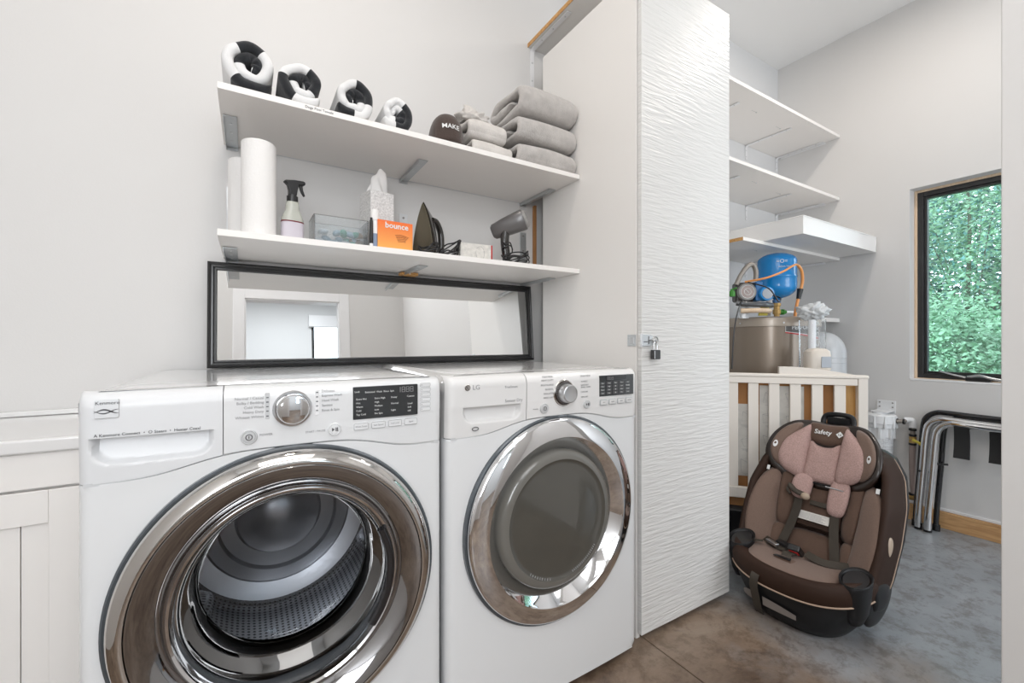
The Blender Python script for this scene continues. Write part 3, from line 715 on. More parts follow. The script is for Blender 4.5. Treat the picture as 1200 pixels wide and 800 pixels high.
obj('digits', b, 'print_grey', dp, kind='stuff')
for cx_ in range(5):
    for r_ in range(4):
        b = B(); xx = 0.986+cx_*0.0285; zz = 0.9385-r_*0.0108; bx(b, xx-0.0105, xx+0.0105, y-0.0003, y+0.0006, zz-0.0040, zz+0.0040)
        o = obj('display_key', b, 'rubber' if cx_ in (0, 4) else 'print_dark', dp)
b = B()
for cx_ in range(5):
    for r_ in range(4):
        xx = 0.986+cx_*0.0285; zz = 0.9385-r_*0.0108
        text_into(b, (('Dry', 'Temp', 'Time', 'More', 'Save'), ('More', 'High', '60', 'Less', 'Wrinkle'), ('Norm', 'Med', '40', 'Alert', 'Damp'), ('Less', 'Low', '20', 'Eco', 'Lock'))[r_][cx_], 0.0055, FRONT(xx, y-0.0008, zz), 'CENTER')
obj('lettering', b, 'print_white', dp, normals=False, kind='stuff')
for k in range(4):
    xx = 0.990+k*0.040; y = yf(xx, X0, X1)
    b = B(); prism(b, [(p[0]+xx, p[1]+0.8765) for p in rrect(0.031, 0.0185, 0.003)], y-0.003, y+0.002); o = obj('option_button', b, 'zinc', dy, bevel=0.0008)
    b = B(); prism(b, [(p[0]+xx, p[1]+0.8765) for p in rrect(0.0265, 0.014, 0.003)], y-0.0038, y-0.002); o2 = obj('button_face', b, 'enamel_warm', o, bevel=0.0005)
    b = B(); text_into(b, ('DRY', 'TEMP', 'TIME', 'MORE')[k], 0.0062, FRONT(xx, y-0.0042, 0.8765), 'CENTER'); obj('lettering', b, 'print_grey', o, normals=False, kind='stuff')
# swirl emblem under the drawer
b = B(); y = yf(0.527, X0, X1)
for sgn in (1, -1):
    tube(b, [(0.527+sgn*0.0095*math.cos(a), y-0.0006, 0.838+sgn*0.0048*math.sin(a)) for a in [math.radians(v) for v in range(-30, 170, 18)]], 0.0011, 6, 1, smooth=False)
obj('swirl_mark', b, 'print_dark', dy)
d = empty('door'); d.parent = dy
ring('outer_ring', [(0.285, Y+0.03), (0.300, Y+0.014), (0.3045, Y-0.002), (0.304, Y-0.010), (0.300, Y-0.0165), (0.294, Y-0.020), (0.275, Y-0.026), (0.256, Y-0.0305), (0.2495, Y-0.031), (0.2465, Y-0.028)], 'chrome', d, XC, ZC, label='wide bright chrome ring')
ring('gap_shadow_ring', [(0.3125, Y+0.006), (0.3115, Y-0.004), (0.308, Y-0.007), (0.3035, Y-0.004)], 'gap_ring', d, XC, ZC)  # gap and shadow around the dryer chrome, drawn as a dark ring
ring('inner_ring', [(0.2465, Y-0.028), (0.243, Y-0.024), (0.214, Y+0.004), (0.209, Y+0.012), (0.200, Y+0.014)], 'chrome', d, XC, ZC)
ring('glass_rim', [(0.209, Y+0.014), (0.2085, Y+0.006), (0.205, Y-0.007), (0.200, Y-0.013), (0.190, Y-0.017), (0.180, Y-0.0175)], 'smoke_rim', d, XC, ZC)
ring('glass', [(0.181, Y-0.0175), (0.176, Y-0.0150), (0.165, Y-0.0130), (0.13, Y-0.0160), (0.08, Y-0.0195), (0.03, Y-0.0210), (0, Y-0.0212)], 'smoke_glass', d, XC, ZC)
b = B()
for k in range(26):
    a = math.radians(232+k*3.2 if k < 9 else 286+(k-9)*2.2)
    ca, sa = math.cos(a), math.sin(a)
    tube(b, [(XC+0.171*ca, Y-0.0142, ZC+0.171*sa), (XC+0.177*ca, Y-0.0158, ZC+0.177*sa)], 0.0010, 5, 1, smooth=False)
obj('vent_marks', b, 'print_grey', d, kind='stuff')
rebase(dy)

# ============================================================ TALL CABINET
CX0, CX1, CYF, CH = 1.1985, 1.7315, 1.0855, 2.425
cb = empty('tall_cabinet', ((CX0+CX1)/2, 1.4, 0)); tag(cb, 'tall white cabinet with wave-textured front between dryer and utility room', 'cabinet')
box('side_panel', CX0, CX0+0.018, CYF+0.022, 1.69, 0, CH, 'melamine', cb, bevel=0.001)
box('side_panel', CX1-0.020, CX1-0.002, CYF+0.022, 1.69, 0, CH, 'melamine', cb, bevel=0.001)
box('top_panel', CX0+0.018, CX1-0.020, CYF+0.022, 1.69, CH-0.02, CH-0.001, 'melamine', cb, bevel=0.001)
box('back_panel', CX0+0.018, CX1-0.020, 1.675, 1.688, 0.02, CH-0.02, 'melamine', cb, bevel=0.001)
box('plinth', CX0+0.018, CX1-0.022, CYF+0.028, CYF+0.044, 0.008, 0.055, 'melamine', cb, bevel=0.001)
box('plinth_gap', CX0+0.018, CX1-0.022, CYF+0.045, CYF+0.060, 0.0, 0.02, 'shell_black', cb, bevel=0, label='dark gap under plinth')
b = B(); bx(b, -(CX1-CX0)/2, (CX1-CX0)/2-0.0035, 0, 0.019, 0, CH+0.028-0.022)
dd = obj('door', b, 'wave', cb, bevel=0.0015); dd.location = ((CX0+CX1)/2+0.0035, CYF, 0.022)
rebase(cb)
dd.data.transform(Matrix.Translation(-Matrix.Translation((-(CX0+CX1)/2, -1.4, 0)).translation)); dd.location = ((0.0035), CYF-1.4, 0.022)
# dark wooden strip in the gap behind the cabinet
box_ = box('wood_strip', 1.2265, 1.2385, 1.80, 1.8195, 1.383, 1.757, 'cardboard', None, bevel=0.001); tag(box_, 'brown wooden strip in the gap between back wall and tall cabinet', 'wood strip')
# shelf over the cabinet
os_ = empty('overhead_shelf', (1.45, 1.6, 2.545)); tag(os_, 'white shelf high above the tall cabinet with raw plywood end', 'shelf')
box('board', 1.200, 1.735, 1.19, 1.8195, 2.547, 2.565, 'melamine', os_, bevel=0.001)
box('edge', 1.1965, 1.1995, 1.19, 1.8195, 2.547, 2.566, 'ply', os_, bevel=0, label='raw orange plywood edge')
def angle_bracket(t, x, yb, zt, leg, arm, m, w_=0.022, up=False, curve=True):
    # metal angle bracket: leg on the wall, arm beneath the board
    b = B(); r = 0.018; th = 0.0028
    s = 1 if up else -1
    path = [(yb-th, zt+s*leg), (yb-th, zt+s*(r+0.004))]
    if curve:
        for k in range(1, 7):
            a = PI/2*k/6; path.append((yb-th-r+r*math.cos(a), zt+s*(r-r*math.sin(a))+s*0.004))
    else: path.append((yb-th, zt+s*th))
    path.append((yb-arm, zt+s*0.002 if not curve else zt+s*0.004))
    rows = []
    for i, (y, z) in enumerate(path):
        a = path[max(0, i-1)]; c = path[min(len(path)-1, i+1)]; d = Vector((c[0]-a[0], c[1]-a[1])).normalized(); nn = Vector((-d.y, d.x))*th/2
        rows.append([(x-w_/2, y+nn.x, z+nn.y), (x+w_/2, y+nn.x, z+nn.y), (x+w_/2, y-nn.x, z-nn.y), (x-w_/2, y-nn.x, z-nn.y)])
    V = grid(b, rows, closed_u=True); b.faces.new(V[0]); b.faces.new(V[-1])
    o = obj('bracket', b, m, t, smooth=True)
    b = B()
    for q in (0.35, 0.8): lathe(b, [(0.0, yb-th*2.2), (0.0035, yb-th*2.0), (0.004, yb-th*1.2)], 10, 'Y', (x, 0, zt+s*leg*q))
    for q in (0.3, 0.6, 0.9): lathe(b, [(0.004, zt+s*th*1.4), (0.0035, zt+s*th*2.4), (0, zt+s*th*2.7)], 10, 'Z', (x, yb-arm*q, 0))
    obj('screw', b, 'steel', o, smooth=True, kind='stuff')
    return o
angle_bracket(os_, 1.222, 1.819, 2.545, 0.20, 0.30, 'vinyl', 0.024)
rebase(os_)

# hasp and padlock
hp = empty('hasp', (1.2, CYF, 1.078)); tag(hp, 'silver steel hasp bridging the tall cabinet side and its textured door', 'hasp')
b = B(); bx(b, 1.1955, 1.1985, CYF+0.022, CYF+0.062, 1.058, 1.100); o = obj('side_plate', b, 'zinc', hp, bevel=0.001)
b = B(); bx(b, 1.1945, 1.1956, CYF+0.031, CYF+0.053, 1.067, 1.091); obj('plate_boss', b, 'steel', o, bevel=0.0008)
b = B(); tube(b, [(1.1975, CYF-0.004, 1.056), (1.1975, CYF-0.004, 1.102)], 0.0045, 12, 1, smooth=False); obj('hinge_pin', b, 'steel', hp, smooth=True)
b = B(); prism(b, [(1.198, 1.058), (1.243, 1.058), (1.262, 1.066), (1.267, 1.079), (1.262, 1.092), (1.243, 1.100), (1.198, 1.100)], CYF-0.0045, CYF-0.0015); o = obj('latch_plate', b, 'zinc', hp, bevel=0.0006)
b = B(); bx(b, 1.232, 1.236, CYF-0.0052, CYF-0.004, 1.066, 1.094); bx(b, 1.208, 1.228, CYF-0.0052, CYF-0.004, 1.072, 1.075); obj('slot', b, 'print_dark', o)
b = B(); tube(b, [(1.240, CYF-0.003, 1.080), (1.240, CYF-0.018, 1.080), (1.249, CYF-0.024, 1.080), (1.257, CYF-0.018, 1.080), (1.257, CYF-0.003, 1.080)], 0.0026, 10, 5); obj('staple', b, 'steel', hp, smooth=True)
b = B(); tube(b, [(1.268+0.013*math.cos(a), CYF-0.006, 1.080+0.013*math.sin(a)) for a in [2*PI*k/16 for k in range(16)]], 0.0024, 8, 1, closed=True, smooth=False); obj('swivel_ring', b, 'steel', hp, smooth=True)
rebase(hp)
pl = empty('padlock', (1.249, CYF-0.018, 1.01)); tag(pl, 'small black padlock with chrome shackle hanging from the hasp', 'padlock')
b = B(); prism(b, [(p[0]+1.253, p[1]+1.028) for p in rrect(0.034, 0.034, 0.004)], CYF-0.028, CYF-0.010); o = obj('lock_body', b, 'black_gloss', pl, bevel=0.002)
b = B(); bx(b, 1.2372, 1.2402, CYF-0.0285, CYF-0.0275, 1.014, 1.042); obj('stripe', b, 'steel', o)
b = B(); tube(b, [(1.244, CYF-0.019, 1.040), (1.244, CYF-0.019, 1.066), (1.246, CYF-0.019, 1.0725), (1.2525, CYF-0.019, 1.0765), (1.259, CYF-0.019, 1.0725), (1.261, CYF-0.019, 1.066), (1.261, CYF-0.019, 1.040)], 0.0025, 10, 4); obj('shackle', b, 'chrome', pl, smooth=True)
rebase(pl)

# ============================================================ LAUNDRY WALL SHELVES
Z1, Z2 = 1.7785, 1.3805; SY = 1.4185
def wall_shelf(name, zt, label, x0=-0.069, x1=1.1965, legs=0.2):
    t = empty(name, ((x0+x1)/2, YB, zt)); tag(t, label, 'shelf')
    box('board', x0, x1, SY, YB-0.003, zt-0.0185, zt, 'white', t, bevel=0.0012)
    for x in (-0.044 if x0 < -0.05 else -0.03, 0.565, 1.168):
        yb = YB
        b = B(); bx(b, x-0.018, x+0.018, 1.572, yb-0.001, zt-0.0235, zt-0.0195); bx(b, x-0.018, x-0.016, 1.572, yb-0.001, zt-0.034, zt-0.0235); bx(b, x-0.018, x+0.018, yb-0.004, yb-0.0008, zt-0.034, zt-0.0235)
        o = obj('bracket', b, 'zinc', t, bevel=0.0008)
        b = B()
        for yy in (1.62, 1.69, 1.76): lathe(b, [(0.0045, zt-0.0236), (0.004, zt-0.0250), (0, zt-0.0254)], 12, 'Z', (x, yy, 0))
        obj('screw', b, 'steel', o, smooth=True, kind='stuff')
        if legs:
            b = B(); bx(b, x-0.018, x+0.018, yb-0.004, yb-0.001, zt+0.0005, zt+legs+0.035); l_ = obj('bracket_leg', b, 'enamel' if x < 1 else 'zinc', t, bevel=0.0012)
            b = B()
            for zz in (zt+legs*0.35, zt+legs*0.72, zt+legs+0.018): lathe(b, [(0.0, yb-0.0064), (0.0045, yb-0.0058), (0.005, yb-0.004)], 12, 'Y', (x, 0, zz))
            obj('screw', b, 'iron_grey', l_, smooth=True, kind='stuff')
    b = B(); bx(b, x0+0.05, x1-0.02, YB-0.0028, YB-0.0003, zt-0.020, zt-0.002); obj('wall_seam', b, 'line', t)
    return t
s1 = wall_shelf('wall_shelf', Z1, 'upper long white wall shelf carrying rolled and folded towels', legs=0)
b = B(); text_into(b, 'Dogs Pool Towels', 0.0105, FRONT(0.146, SY-0.0004, Z1-0.0085), 'LEFT'); obj('lettering', b, 'print_dark', s1, normals=False, kind='stuff')
rebase(s1)
s2 = wall_shelf('wall_shelf', Z2, 'lower long white wall shelf carrying paper towels, iron and laundry supplies')
rebase(s2)

# leaning mirror
mr_ = empty('mirror', (0.542, 1.75, 0.9835)); tag(mr_, 'long black-framed mirror lying sideways on the machines, leaning against the wall', 'mirror')
ML, MH = 1.312, 0.362
LEAN = math.radians(4.6)
frm = []
prof = [(0, 0), (0, 0.020), (0.006, 0.024), (0.011, 0.020), (0.016, 0.0205), (0.020, 0.016), (0.025, 0.016), (0.028, 0.008), (0.028, 0)]
b = B(); corners = [(-ML/2, 0), (ML/2, 0), (ML/2, MH), (-ML/2, MH)]
rows = []
for (cx_, cz_), (sx_, sz_) in zip(corners, ((1, 1), (-1, 1), (-1, -1), (1, -1))): rows.append([(cx_+sx_*u, -h, cz_+sz_*u) for u, h in prof])
grid(b, rows, closed_u=True, closed_v=True)
o = obj('frame', b, 'frame_black', mr_, smooth=False)
b = B(); bx(b, -ML/2+0.024, ML/2-0.024, -0.009, -0.005, 0.024, MH-0.024); obj('mirror_glass', b, 'mirror', mr_)
b = B(); bx(b, -ML/2+0.004, ML/2-0.004, -0.004, 0.0, 0.004, MH-0.004); obj('backing', b, 'cardboard', mr_)
mr_.rotation_euler = (-LEAN, 0, 0); mr_.location = (0.542, 1.784, 0.9845)
bl = box('wood_block', 0.535, 0.605, 1.745, 1.7875, 1.3475, 1.3585, 'ply', None, bevel=0.001); tag(bl, 'small raw wood block wedged between the mirror top and lower shelf', 'wood block')
b = B(); lathe(b, [(0, 1.7430), (0.003, 1.7436), (0.0035, 1.7452)], 12, 'Y', (0.570, 0, 1.353)); obj('screw', b, 'steel', bl, smooth=True)

# ============================================================ TOWELS
def rolled_towel(name, cx, cz, rx, rz, phase, seq, y0, L, label, turns=2.35, sgn=1):
    t = empty(name, (cx, y0, cz+0.0005)); tag(t, label, 'towel', 'rolled striped towels on the upper shelf')
    th = rx/(turns+0.38)*0.93
    N = 150; path = []
    for i in range(N):
        u = i/(N-1); a = phase+sgn*u*turns*2*PI; r = 0.10+0.90*u
        k = 1+0.04*math.sin(3*a+phase)+0.03*math.sin(5*a)
        rr = (rx-th/2)*(r**0.9)*k
        path.append((rr*math.cos(a), rz + rr*math.sin(a)*(rz-th/2)/(rx-th/2)))
    path = [(p[0], max(p[1], th*0.52)) for p in path]
    L_ = sum(seq)
    def mf(i, j):
        u = i/(N-1)*L_; s = 0
        for k, q in enumerate(seq):
            s += q
            if u <= s: return k % 2
        return (len(seq)-1) % 2
    b = B(); sheet_sweep(b, path, th*1.02, 0, L, lambda p, q, w_: (p, w_, q), mf, 8, wob=0.0055, flare=lambda u, s: (0.016*(1-u)-0.004) if not s else 0)
    o = obj('cloth', b, ['terry_white', 'terry_black'], t, smooth='all', normals=True)
    # loose tail of the roll tucked underneath
    return t
rolled_towel('rolled_towel', 0.010, Z1, 0.078, 0.081, -1.43, [0.1, 4.5, 4.0, 1.3, 1.7, 1.5], 1.432, 0.30, 'leftmost and largest rolled black-and-white striped towel on the upper shelf', 2.1)
rolled_towel('rolled_towel', 0.142, Z1, 0.071, 0.072, -1.04, [0.1, 4.2, 2.4, 1.9, 1.9, 1.3, 1.4], 1.434, 0.30, 'second rolled black-and-white striped towel from the left on the upper shelf', 2.05)
rolled_towel('rolled_towel', 0.290, Z1, 0.070, 0.072, 4.36, [0.1, 4.5, 4.2, 1.7, 1.2, 1.0], 1.436, 0.30, 'third rolled black-and-white striped towel from the left on the upper shelf', 2.1, -1)
rolled_towel('rolled_towel', 0.428, Z1, 0.062, 0.063, 3.72, [2.8, 2.2, 3.2, 2.4, 0.8], 1.438, 0.30, 'rightmost and smallest rolled black-and-white striped towel on the upper shelf', 2.0, -1)

def folded_towel(name, x0, x1, y0, y1, z0, h, m, label, group=None, cat='towel', seed=0, twist=0.0):
    t = empty(name, ((x0+x1)/2, (y0+y1)/2, z0)); tag(t, label, cat, group)
    L = y1-y0; th = h/3.05
    zt, zm, zb = h-th*0.52, h*0.5, th*0.52
    pts = [(-L/2+0.085, zm+0.004)]
    pts += [(-L/2+0.15, zm), (L/2-0.05, zm-0.002)]
    pts += [(L/2-0.02, zm+th*0.5), (L/2-0.05, zt)]
    pts += [(-L/2+0.12, zt+0.004), (-L/2+0.06, zt-0.001)]
    R = (zt-zb)/2
    for k in range(1, 6): a = PI/2+PI*k/6; pts.append((-L/2+th/2+R*0.9+R*0.95*math.cos(a), (zt+zb)/2+R*math.sin(a)))
    pts += [(-L/2+0.09, zb), (L/2-0.03, zb)]
    path = [(p.x, p.y) for p in smooth_path([(a, c, 0) for a, c in pts], 6)]
    sd = seed*3.7
    def place(p, q, w_):
        v = Vector((p*9+sd, q*9, w_*9)); k = noise.noise(v)*0.010+noise.noise(v*2.7)*0.005
        sag = 0.012*(abs(w_)/((x1-x0)/2))**3*h*6
        zz = q+k*0.8*(0.4+q/h)-sag*q/h
        # bulge of the end
        return (w_+noise.noise(v+Vector((9, 0, 0)))*0.006, p+k*0.8, max(zz, 0.0005))
    b = B(); n = 0
    W_ = (x1-x0)/2
    # build with several width segments for softness
    N = len(path)
    r = th/2; prof = []
    for k in range(9): a = PI/2-PI*k/8; prof.append((r*math.sin(a), W_-r+r*math.cos(a)*1.0))
    for s_ in (0.6, 0.2, -0.2, -0.6): prof.append((-r, s_*W_))
    for k in range(9): a = -PI/2-PI*k/8; prof.append((r*math.sin(a), -W_+r+r*math.cos(a)))
    for s_ in (-0.6, -0.2, 0.2, 0.6): prof.append((r, s_*W_))
    rows = []
    for i, p in enumerate(path):
        a = path[max(0, i-1)]; c = path[min(N-1, i+1)]; d = Vector((c[0]-a[0], c[1]-a[1])).normalized(); nn = Vector((-d.y, d.x))
        sc = min(1, 0.3+0.7*min(i, N-1-i)/4)
        rows.append([place(p[0]+nn.x*q*sc, p[1]+nn.y*q*sc, w_) for q, w_ in prof])
    V = grid(b, rows, closed_u=True); b.faces.new(V[0]); b.faces.new(V[-1])
    o = obj('cloth', b, m, t, smooth='all'); o.modifiers.new('s', 'SUBSURF').levels = 1; o.modifiers['s'].render_levels = 1
    return t
folded_towel('folded_towel', 0.905, 1.190, 1.430, 1.72, Z1+0.0005, 0.090, 'terry_grey', 'bottom plush grey towel of the stack against the tall cabinet', 'folded grey towels in a stack', seed=1)
folded_towel('folded_towel', 0.905, 1.192, 1.428, 1.72, Z1+0.0985, 0.098, 'terry_grey', 'middle plush grey towel of the stack against the tall cabinet', 'folded grey towels in a stack', seed=2)
folded_towel('folded_towel', 0.915, 1.194, 1.426, 1.71, Z1+0.206, 0.126, 'terry_grey', 'top plush grey towel of the stack, with a curled front fold', 'folded grey towels in a stack', seed=3)
folded_towel('folded_cloth', 0.715, 0.888, 1.455, 1.69, Z1+0.0005, 0.056, 'cloth_pale', 'lower pale grey folded cloth between the brown cap and grey towels', 'pale folded cloths', cat='cloth', seed=4)
t = folded_towel('folded_cloth', 0.706, 0.868, 1.465, 1.70, Z1+0.064, 0.084, 'cloth_pale', 'upper pale grey folded cloth, tilted, beside the grey towel stack', 'pale folded cloths', cat='cloth', seed=5)
t = empty('crumpled_cloth', (0.765, 1.56, Z1+0.158)); tag(t, 'crumpled pale grey cloth peaking on top of the folded cloths', 'cloth')
b = B(); bmesh.ops.create_icosphere(b, subdivisions=4, radius=1)
for v in b.verts:
    p = v.co.copy(); k = 1+0.45*noise.noise(p*2.2+Vector((4, 1, 0)))+0.2*noise.noise(p*5)
    v.co = Vector((p.x*0.062*k, p.y*0.055*k, max(-0.002, 0.012+p.z*0.030*k + 0.034*math.exp(-((p.x+0.35)**2+p.y**2)*7))))
obj('cloth', b, 'cloth_pale', t, smooth='all')
folded_towel('folded_cloth', 0.522, 0.600, 1.62, 1.76, Z1+0.0005, 0.084, 'terry_grey', 'small grey folded cloth half hidden behind the brown cap', cat='cloth', seed=6)
# cap
cp = empty('cap', (0.634, 1.520, Z1)); tag(cp, 'dark brown corduroy cap with white MAKE lettering on the upper shelf', 'cap')
b = B(); rows = []
for i in range(15):
    v = i/14; a = v*PI/2; z = 0.118*math.sin(a)**0.85+0.012
    s = math.cos(a)**0.62
    rows.append([(0.066*s*math.copysign(abs(math.cos(q))**0.85, math.cos(q)), 0.072*s*math.sin(q), z-0.014*s*math.sin(q)*v) for q in [2*PI*k/48 for k in range(48)]])
grid(b, rows, closed_u=True); bmesh.ops.remove_doubles(b, verts=b.verts, dist=1e-5)
cr = obj('crown', b, 'brown_cloth', cp, smooth='all'); md = cr.modifiers.new('t', 'SOLIDIFY'); md.thickness = 0.003
b = B(); out = [(0.062*math.cos(a), -0.040-0.034*math.sin(a)) for a in [PI*k/20 for k in range(21)]]; out += [(-0.060+0.12*k/10, -0.050-0.018*math.sin(PI*k/10)*-1) for k in range(11)]
rows = []
for i in range(9):
    u = -1+2*i/8; rows.append([(0.060*u, -0.058+0.006*u*u*5-0.0, 0.010-0.010*u*u), (0.052*u, -0.095+0.035*u*u, 0.0075-0.007*u*u)])
grid(b, rows); vz = obj('visor', b, 'brown_cloth', cp, smooth='all'); md = vz.modifiers.new('t', 'SOLIDIFY'); md.thickness = 0.003
for q in b.verts if False else (): pass
b = B(); text_into(b, 'MAKE', 0.025, Matrix.Rotation(PI/2, 4, 'X'), 'CENTER', 0.0004, bold=0.0003)
for v in b.verts:                                      # wrap the word onto the crown
    x, z = v.co.x+0.001, v.co.z; q = math.asin(max(-0.98, min(0.98, x/0.070))); z2 = 0.070+z
    s = math.cos(math.asin(min(0.98, ((z2-0.012)/0.118))**(1/0.85)))**0.62
    v.co = Vector((x, -0.072*s*max(0.2, 1-(x/(0.066*s))**2)**0.5*1.02-0.003+v.co.y, z2))
obj('lettering', b, 'print_white', cp, normals=False, kind='stuff')
b = B(); lathe(b, [(0.006, 0.130), (0.005, 0.133), (0, 0.134)], 14); obj('button', b, 'brown_cloth', cp, smooth=True)
cp.rotation_euler = (0, 0, math.radians(-8))

# ============================================================ LOWER SHELF ITEMS
def paper_roll(x, y, r, h, label):
    t = empty('paper_towel_roll', (x, y, Z2+0.0005)); tag(t, label, 'paper towel', 'paper towel rolls')
    b = B(); lathe(b, [(0.02, 0.004), (0.02, 0), (r-0.003, 0), (r, 0.003), (r, h-0.004), (r-0.004, h), (0.022, h), (0.020, h-0.004)], 72, capends=False); obj('paper', b, 'paper', t, smooth=True)
    b = B(); lathe(b, [(0.020, 0.001), (0.020, h-0.002), (0.0185, h-0.002), (0.0185, 0.001), (0.020, 0.001)], 32, capends=False); obj('core', b, 'cardboard', t, smooth=True)
paper_roll(0.030, 1.50, 0.0455, 0.281, 'white paper towel roll standing in front at the shelf\'s left end')
paper_roll(-0.008, 1.66, 0.0440, 0.276, 'white paper towel roll half hidden behind the front roll')
t = empty('spray_bottle', (0.119, 1.50, Z2+0.0005)); tag(t, 'translucent spray bottle with black trigger head beside the paper towels', 'spray bottle')
def sq_loft(b, secs, n=40, e=2.6):
    rows = []
    for (hx, hy_, z, ox) in secs:
        rows.append([(ox+hx*math.copysign(abs(math.cos(q))**(2/e), math.cos(q)), hy_*math.copysign(abs(math.sin(q))**(2/e), math.sin(q)), z) for q in [2*PI*k/n for k in range(n)]])
    V = grid(b, rows, closed_u=True); b.faces.new(V[0]); b.faces.new(V[-1])
b = B(); sq_loft(b, [(0.028, 0.019, 0, 0), (0.031, 0.022, 0.003, 0), (0.031, 0.022, 0.066, 0), (0.0305, 0.021, 0.071, 0), (0.026, 0.019, 0.083, 0), (0.0195, 0.017, 0.098, 0), (0.0185, 0.017, 0.112, 0), (0.017, 0.016, 0.122, 0)]); obj('bottle', b, 'spray_plastic', t, smooth='all')
b = B(); sq_loft(b, [(0.0316, 0.0226, 0.006, 0), (0.0316, 0.0226, 0.058, 0)]); obj('label', b, 'label_lilac', t, smooth=True)
b = B(); sq_loft(b, [(0.0319, 0.0229, 0.058, 0), (0.0319, 0.0229, 0.062, 0)]); obj('label_band', b, 'maroon', t, smooth=True)
b = B(); lathe(b, [(0.0155, 0.121), (0.016, 0.124), (0.016, 0.140), (0.012, 0.142), (0.012, 0.146)], 28); obj('collar', b, 'black', t, smooth=True)
b = B(); prism(b, [(-0.026, 0.182), (-0.020, 0.186), (0.004, 0.191), (0.030, 0.193), (0.036, 0.191), (0.036, 0.182), (0.028, 0.179), (0.017, 0.178), (0.013, 0.160), (0.011, 0.143), (-0.011, 0.143), (-0.011, 0.158), (-0.014, 0.172), (-0.020, 0.178)], -0.010, 0.010); obj('head_body', b, 'black', t, bevel=0.003)
b = B(); prism(b, [(0.019, 0.179), (0.028, 0.179), (0.030, 0.165), (0.036, 0.148), (0.033, 0.147), (0.026, 0.157), (0.022, 0.168)], -0.006, 0.006); obj('trigger', b, 'black', t, bevel=0.002)
t.rotation_euler = (0, 0, math.radians(12))
# clear bin with laundry pods
t = empty('clear_bin', (0.262, 1.555, Z2+0.0005)); tag(t, 'clear acrylic open-front bin with sloping sides holding small packets', 'bin')
b = B(); th = 0.003; w2_, d2_, h_ = 0.083, 0.065, 0.098
bx(b, -w2_, w2_, -d2_, d2_, 0, th); bx(b, -w2_, w2_, d2_-th, d2_, th, h_); bx(b, -w2_, w2_, -d2_, -d2_+th, th, 0.094)
obj('bin_wall', b, 'acrylic', t)
for sx in (-1, 1):
    b = B(); prism(b, [(-d2_, th), (d2_, th), (d2_, h_), (-d2_, 0.094)], sx*w2_-(th if sx > 0 else 0), sx*w2_+(0 if sx > 0 else th), 'YZ'); obj('side_wall', b, 'acrylic', t)
b = B(); tube(b, [(-w2_, -d2_, 0.004), (-w2_, -d2_, 0.095), (w2_, -d2_, 0.095), (w2_, -d2_, 0.004)], 0.0013, 6, 1, smooth=False); tube(b, [(-w2_, -d2_, 0.095), (-w2_, d2_, 0.099), (w2_, d2_, 0.099), (w2_, -d2_, 0.095)], 0.0012, 6, 1, smooth=False); obj('bin_rim', b, 'iron_grey', t)
pm = [mat('packet_blue', (0.30, 0.42, 0.50), 0.35), mat('packet_teal', (0.10, 0.34, 0.27), 0.4), mat('packet_brown', (0.20, 0.15, 0.10), 0.5), mat('packet_pale', (0.55, 0.60, 0.64), 0.35)]
rnd = random.Random(5)
lab = ['blue', 'teal', 'brown', 'pale']
pk = []
for k in range(18):
    q = rnd.choice((0, 0, 3)) if k < 10 else (1 if k < 14 else 2)
    b = B(); bmesh.ops.create_icosphere(b, subdivisions=2, radius=1)
    for v in b.verts: p = v.co; v.co = Vector((p.x*0.019*(1+0.25*noise.noise(p*2+Vector((k, 0, 0)))), p.y*0.013, p.z*0.0105*(1+0.3*noise.noise(p*3+Vector((0, k, 0))))))
    o = obj('packet', b, pm[q], None, smooth='all')
    xx = (-0.063+0.014*(k % 9) if k < 10 else (0.015+0.012*(k-10) if k < 14 else 0.045+0.008*(k-14)))
    o.location = (0.262+xx, 1.555-0.028+0.040*((k*7) % 3)/2, Z2+0.018+0.019*((k*5) % 3)); o.rotation_euler = (rnd.uniform(-.5, .5), rnd.uniform(-.5, .5), rnd.uniform(0, 3))
    pk.append((o, lab[q]))
nth = ('leftmost', 'second', 'third', 'fourth', 'fifth', 'sixth', 'seventh')
for cc in lab:
    row_ = sorted([o for o, q_ in pk if q_ == cc], key=lambda o: o.location.x)
    for i_, o in enumerate(row_): tag(o, '%s wrapped packet in the clear bin, %s of its colour from the left' % (cc, nth[i_]), 'packet', cc+' packets in the clear bin')
# tissue box
t = empty('tissue_box', (0.405, 1.62, Z2+0.0005)); tag(t, 'patterned grey-white cube tissue box with a tissue pulled up', 'tissue box')
b = B(); bx(b, -0.045, 0.045, -0.045, 0.045, 0, 0.232); bmesh.ops.transform(b, matrix=Matrix.Diagonal((1, 1, 1, 1)), verts=b.verts)
obj('carton', b, 'tissue_box', t, bevel=0.003)
b = B(); n1_ = 22; rows = []
for i in range(15):
    v = i/14
    rows.append([( (0.036-0.012*v)*math.cos(q)*(1+0.3*math.sin(3*q+v*4))+0.010*v*v*4*0.3, (0.014*(1-v)+0.003)*math.sin(q)*(1+0.4*math.sin(4*q+v*6)), 0.228+0.104*v-0.030*v*v*abs(math.cos(q))+0.010*v*math.cos(q)) for q in [2*PI*k/24 for k in range(24)]])
grid(b, rows, closed_u=True); tt = obj('tissue', b, 'paper', t, smooth='all'); md = tt.modifiers.new('s', 'SUBSURF'); md.levels = md.render_levels = 1
t.rotation_euler = (0, 0, math.radians(12))
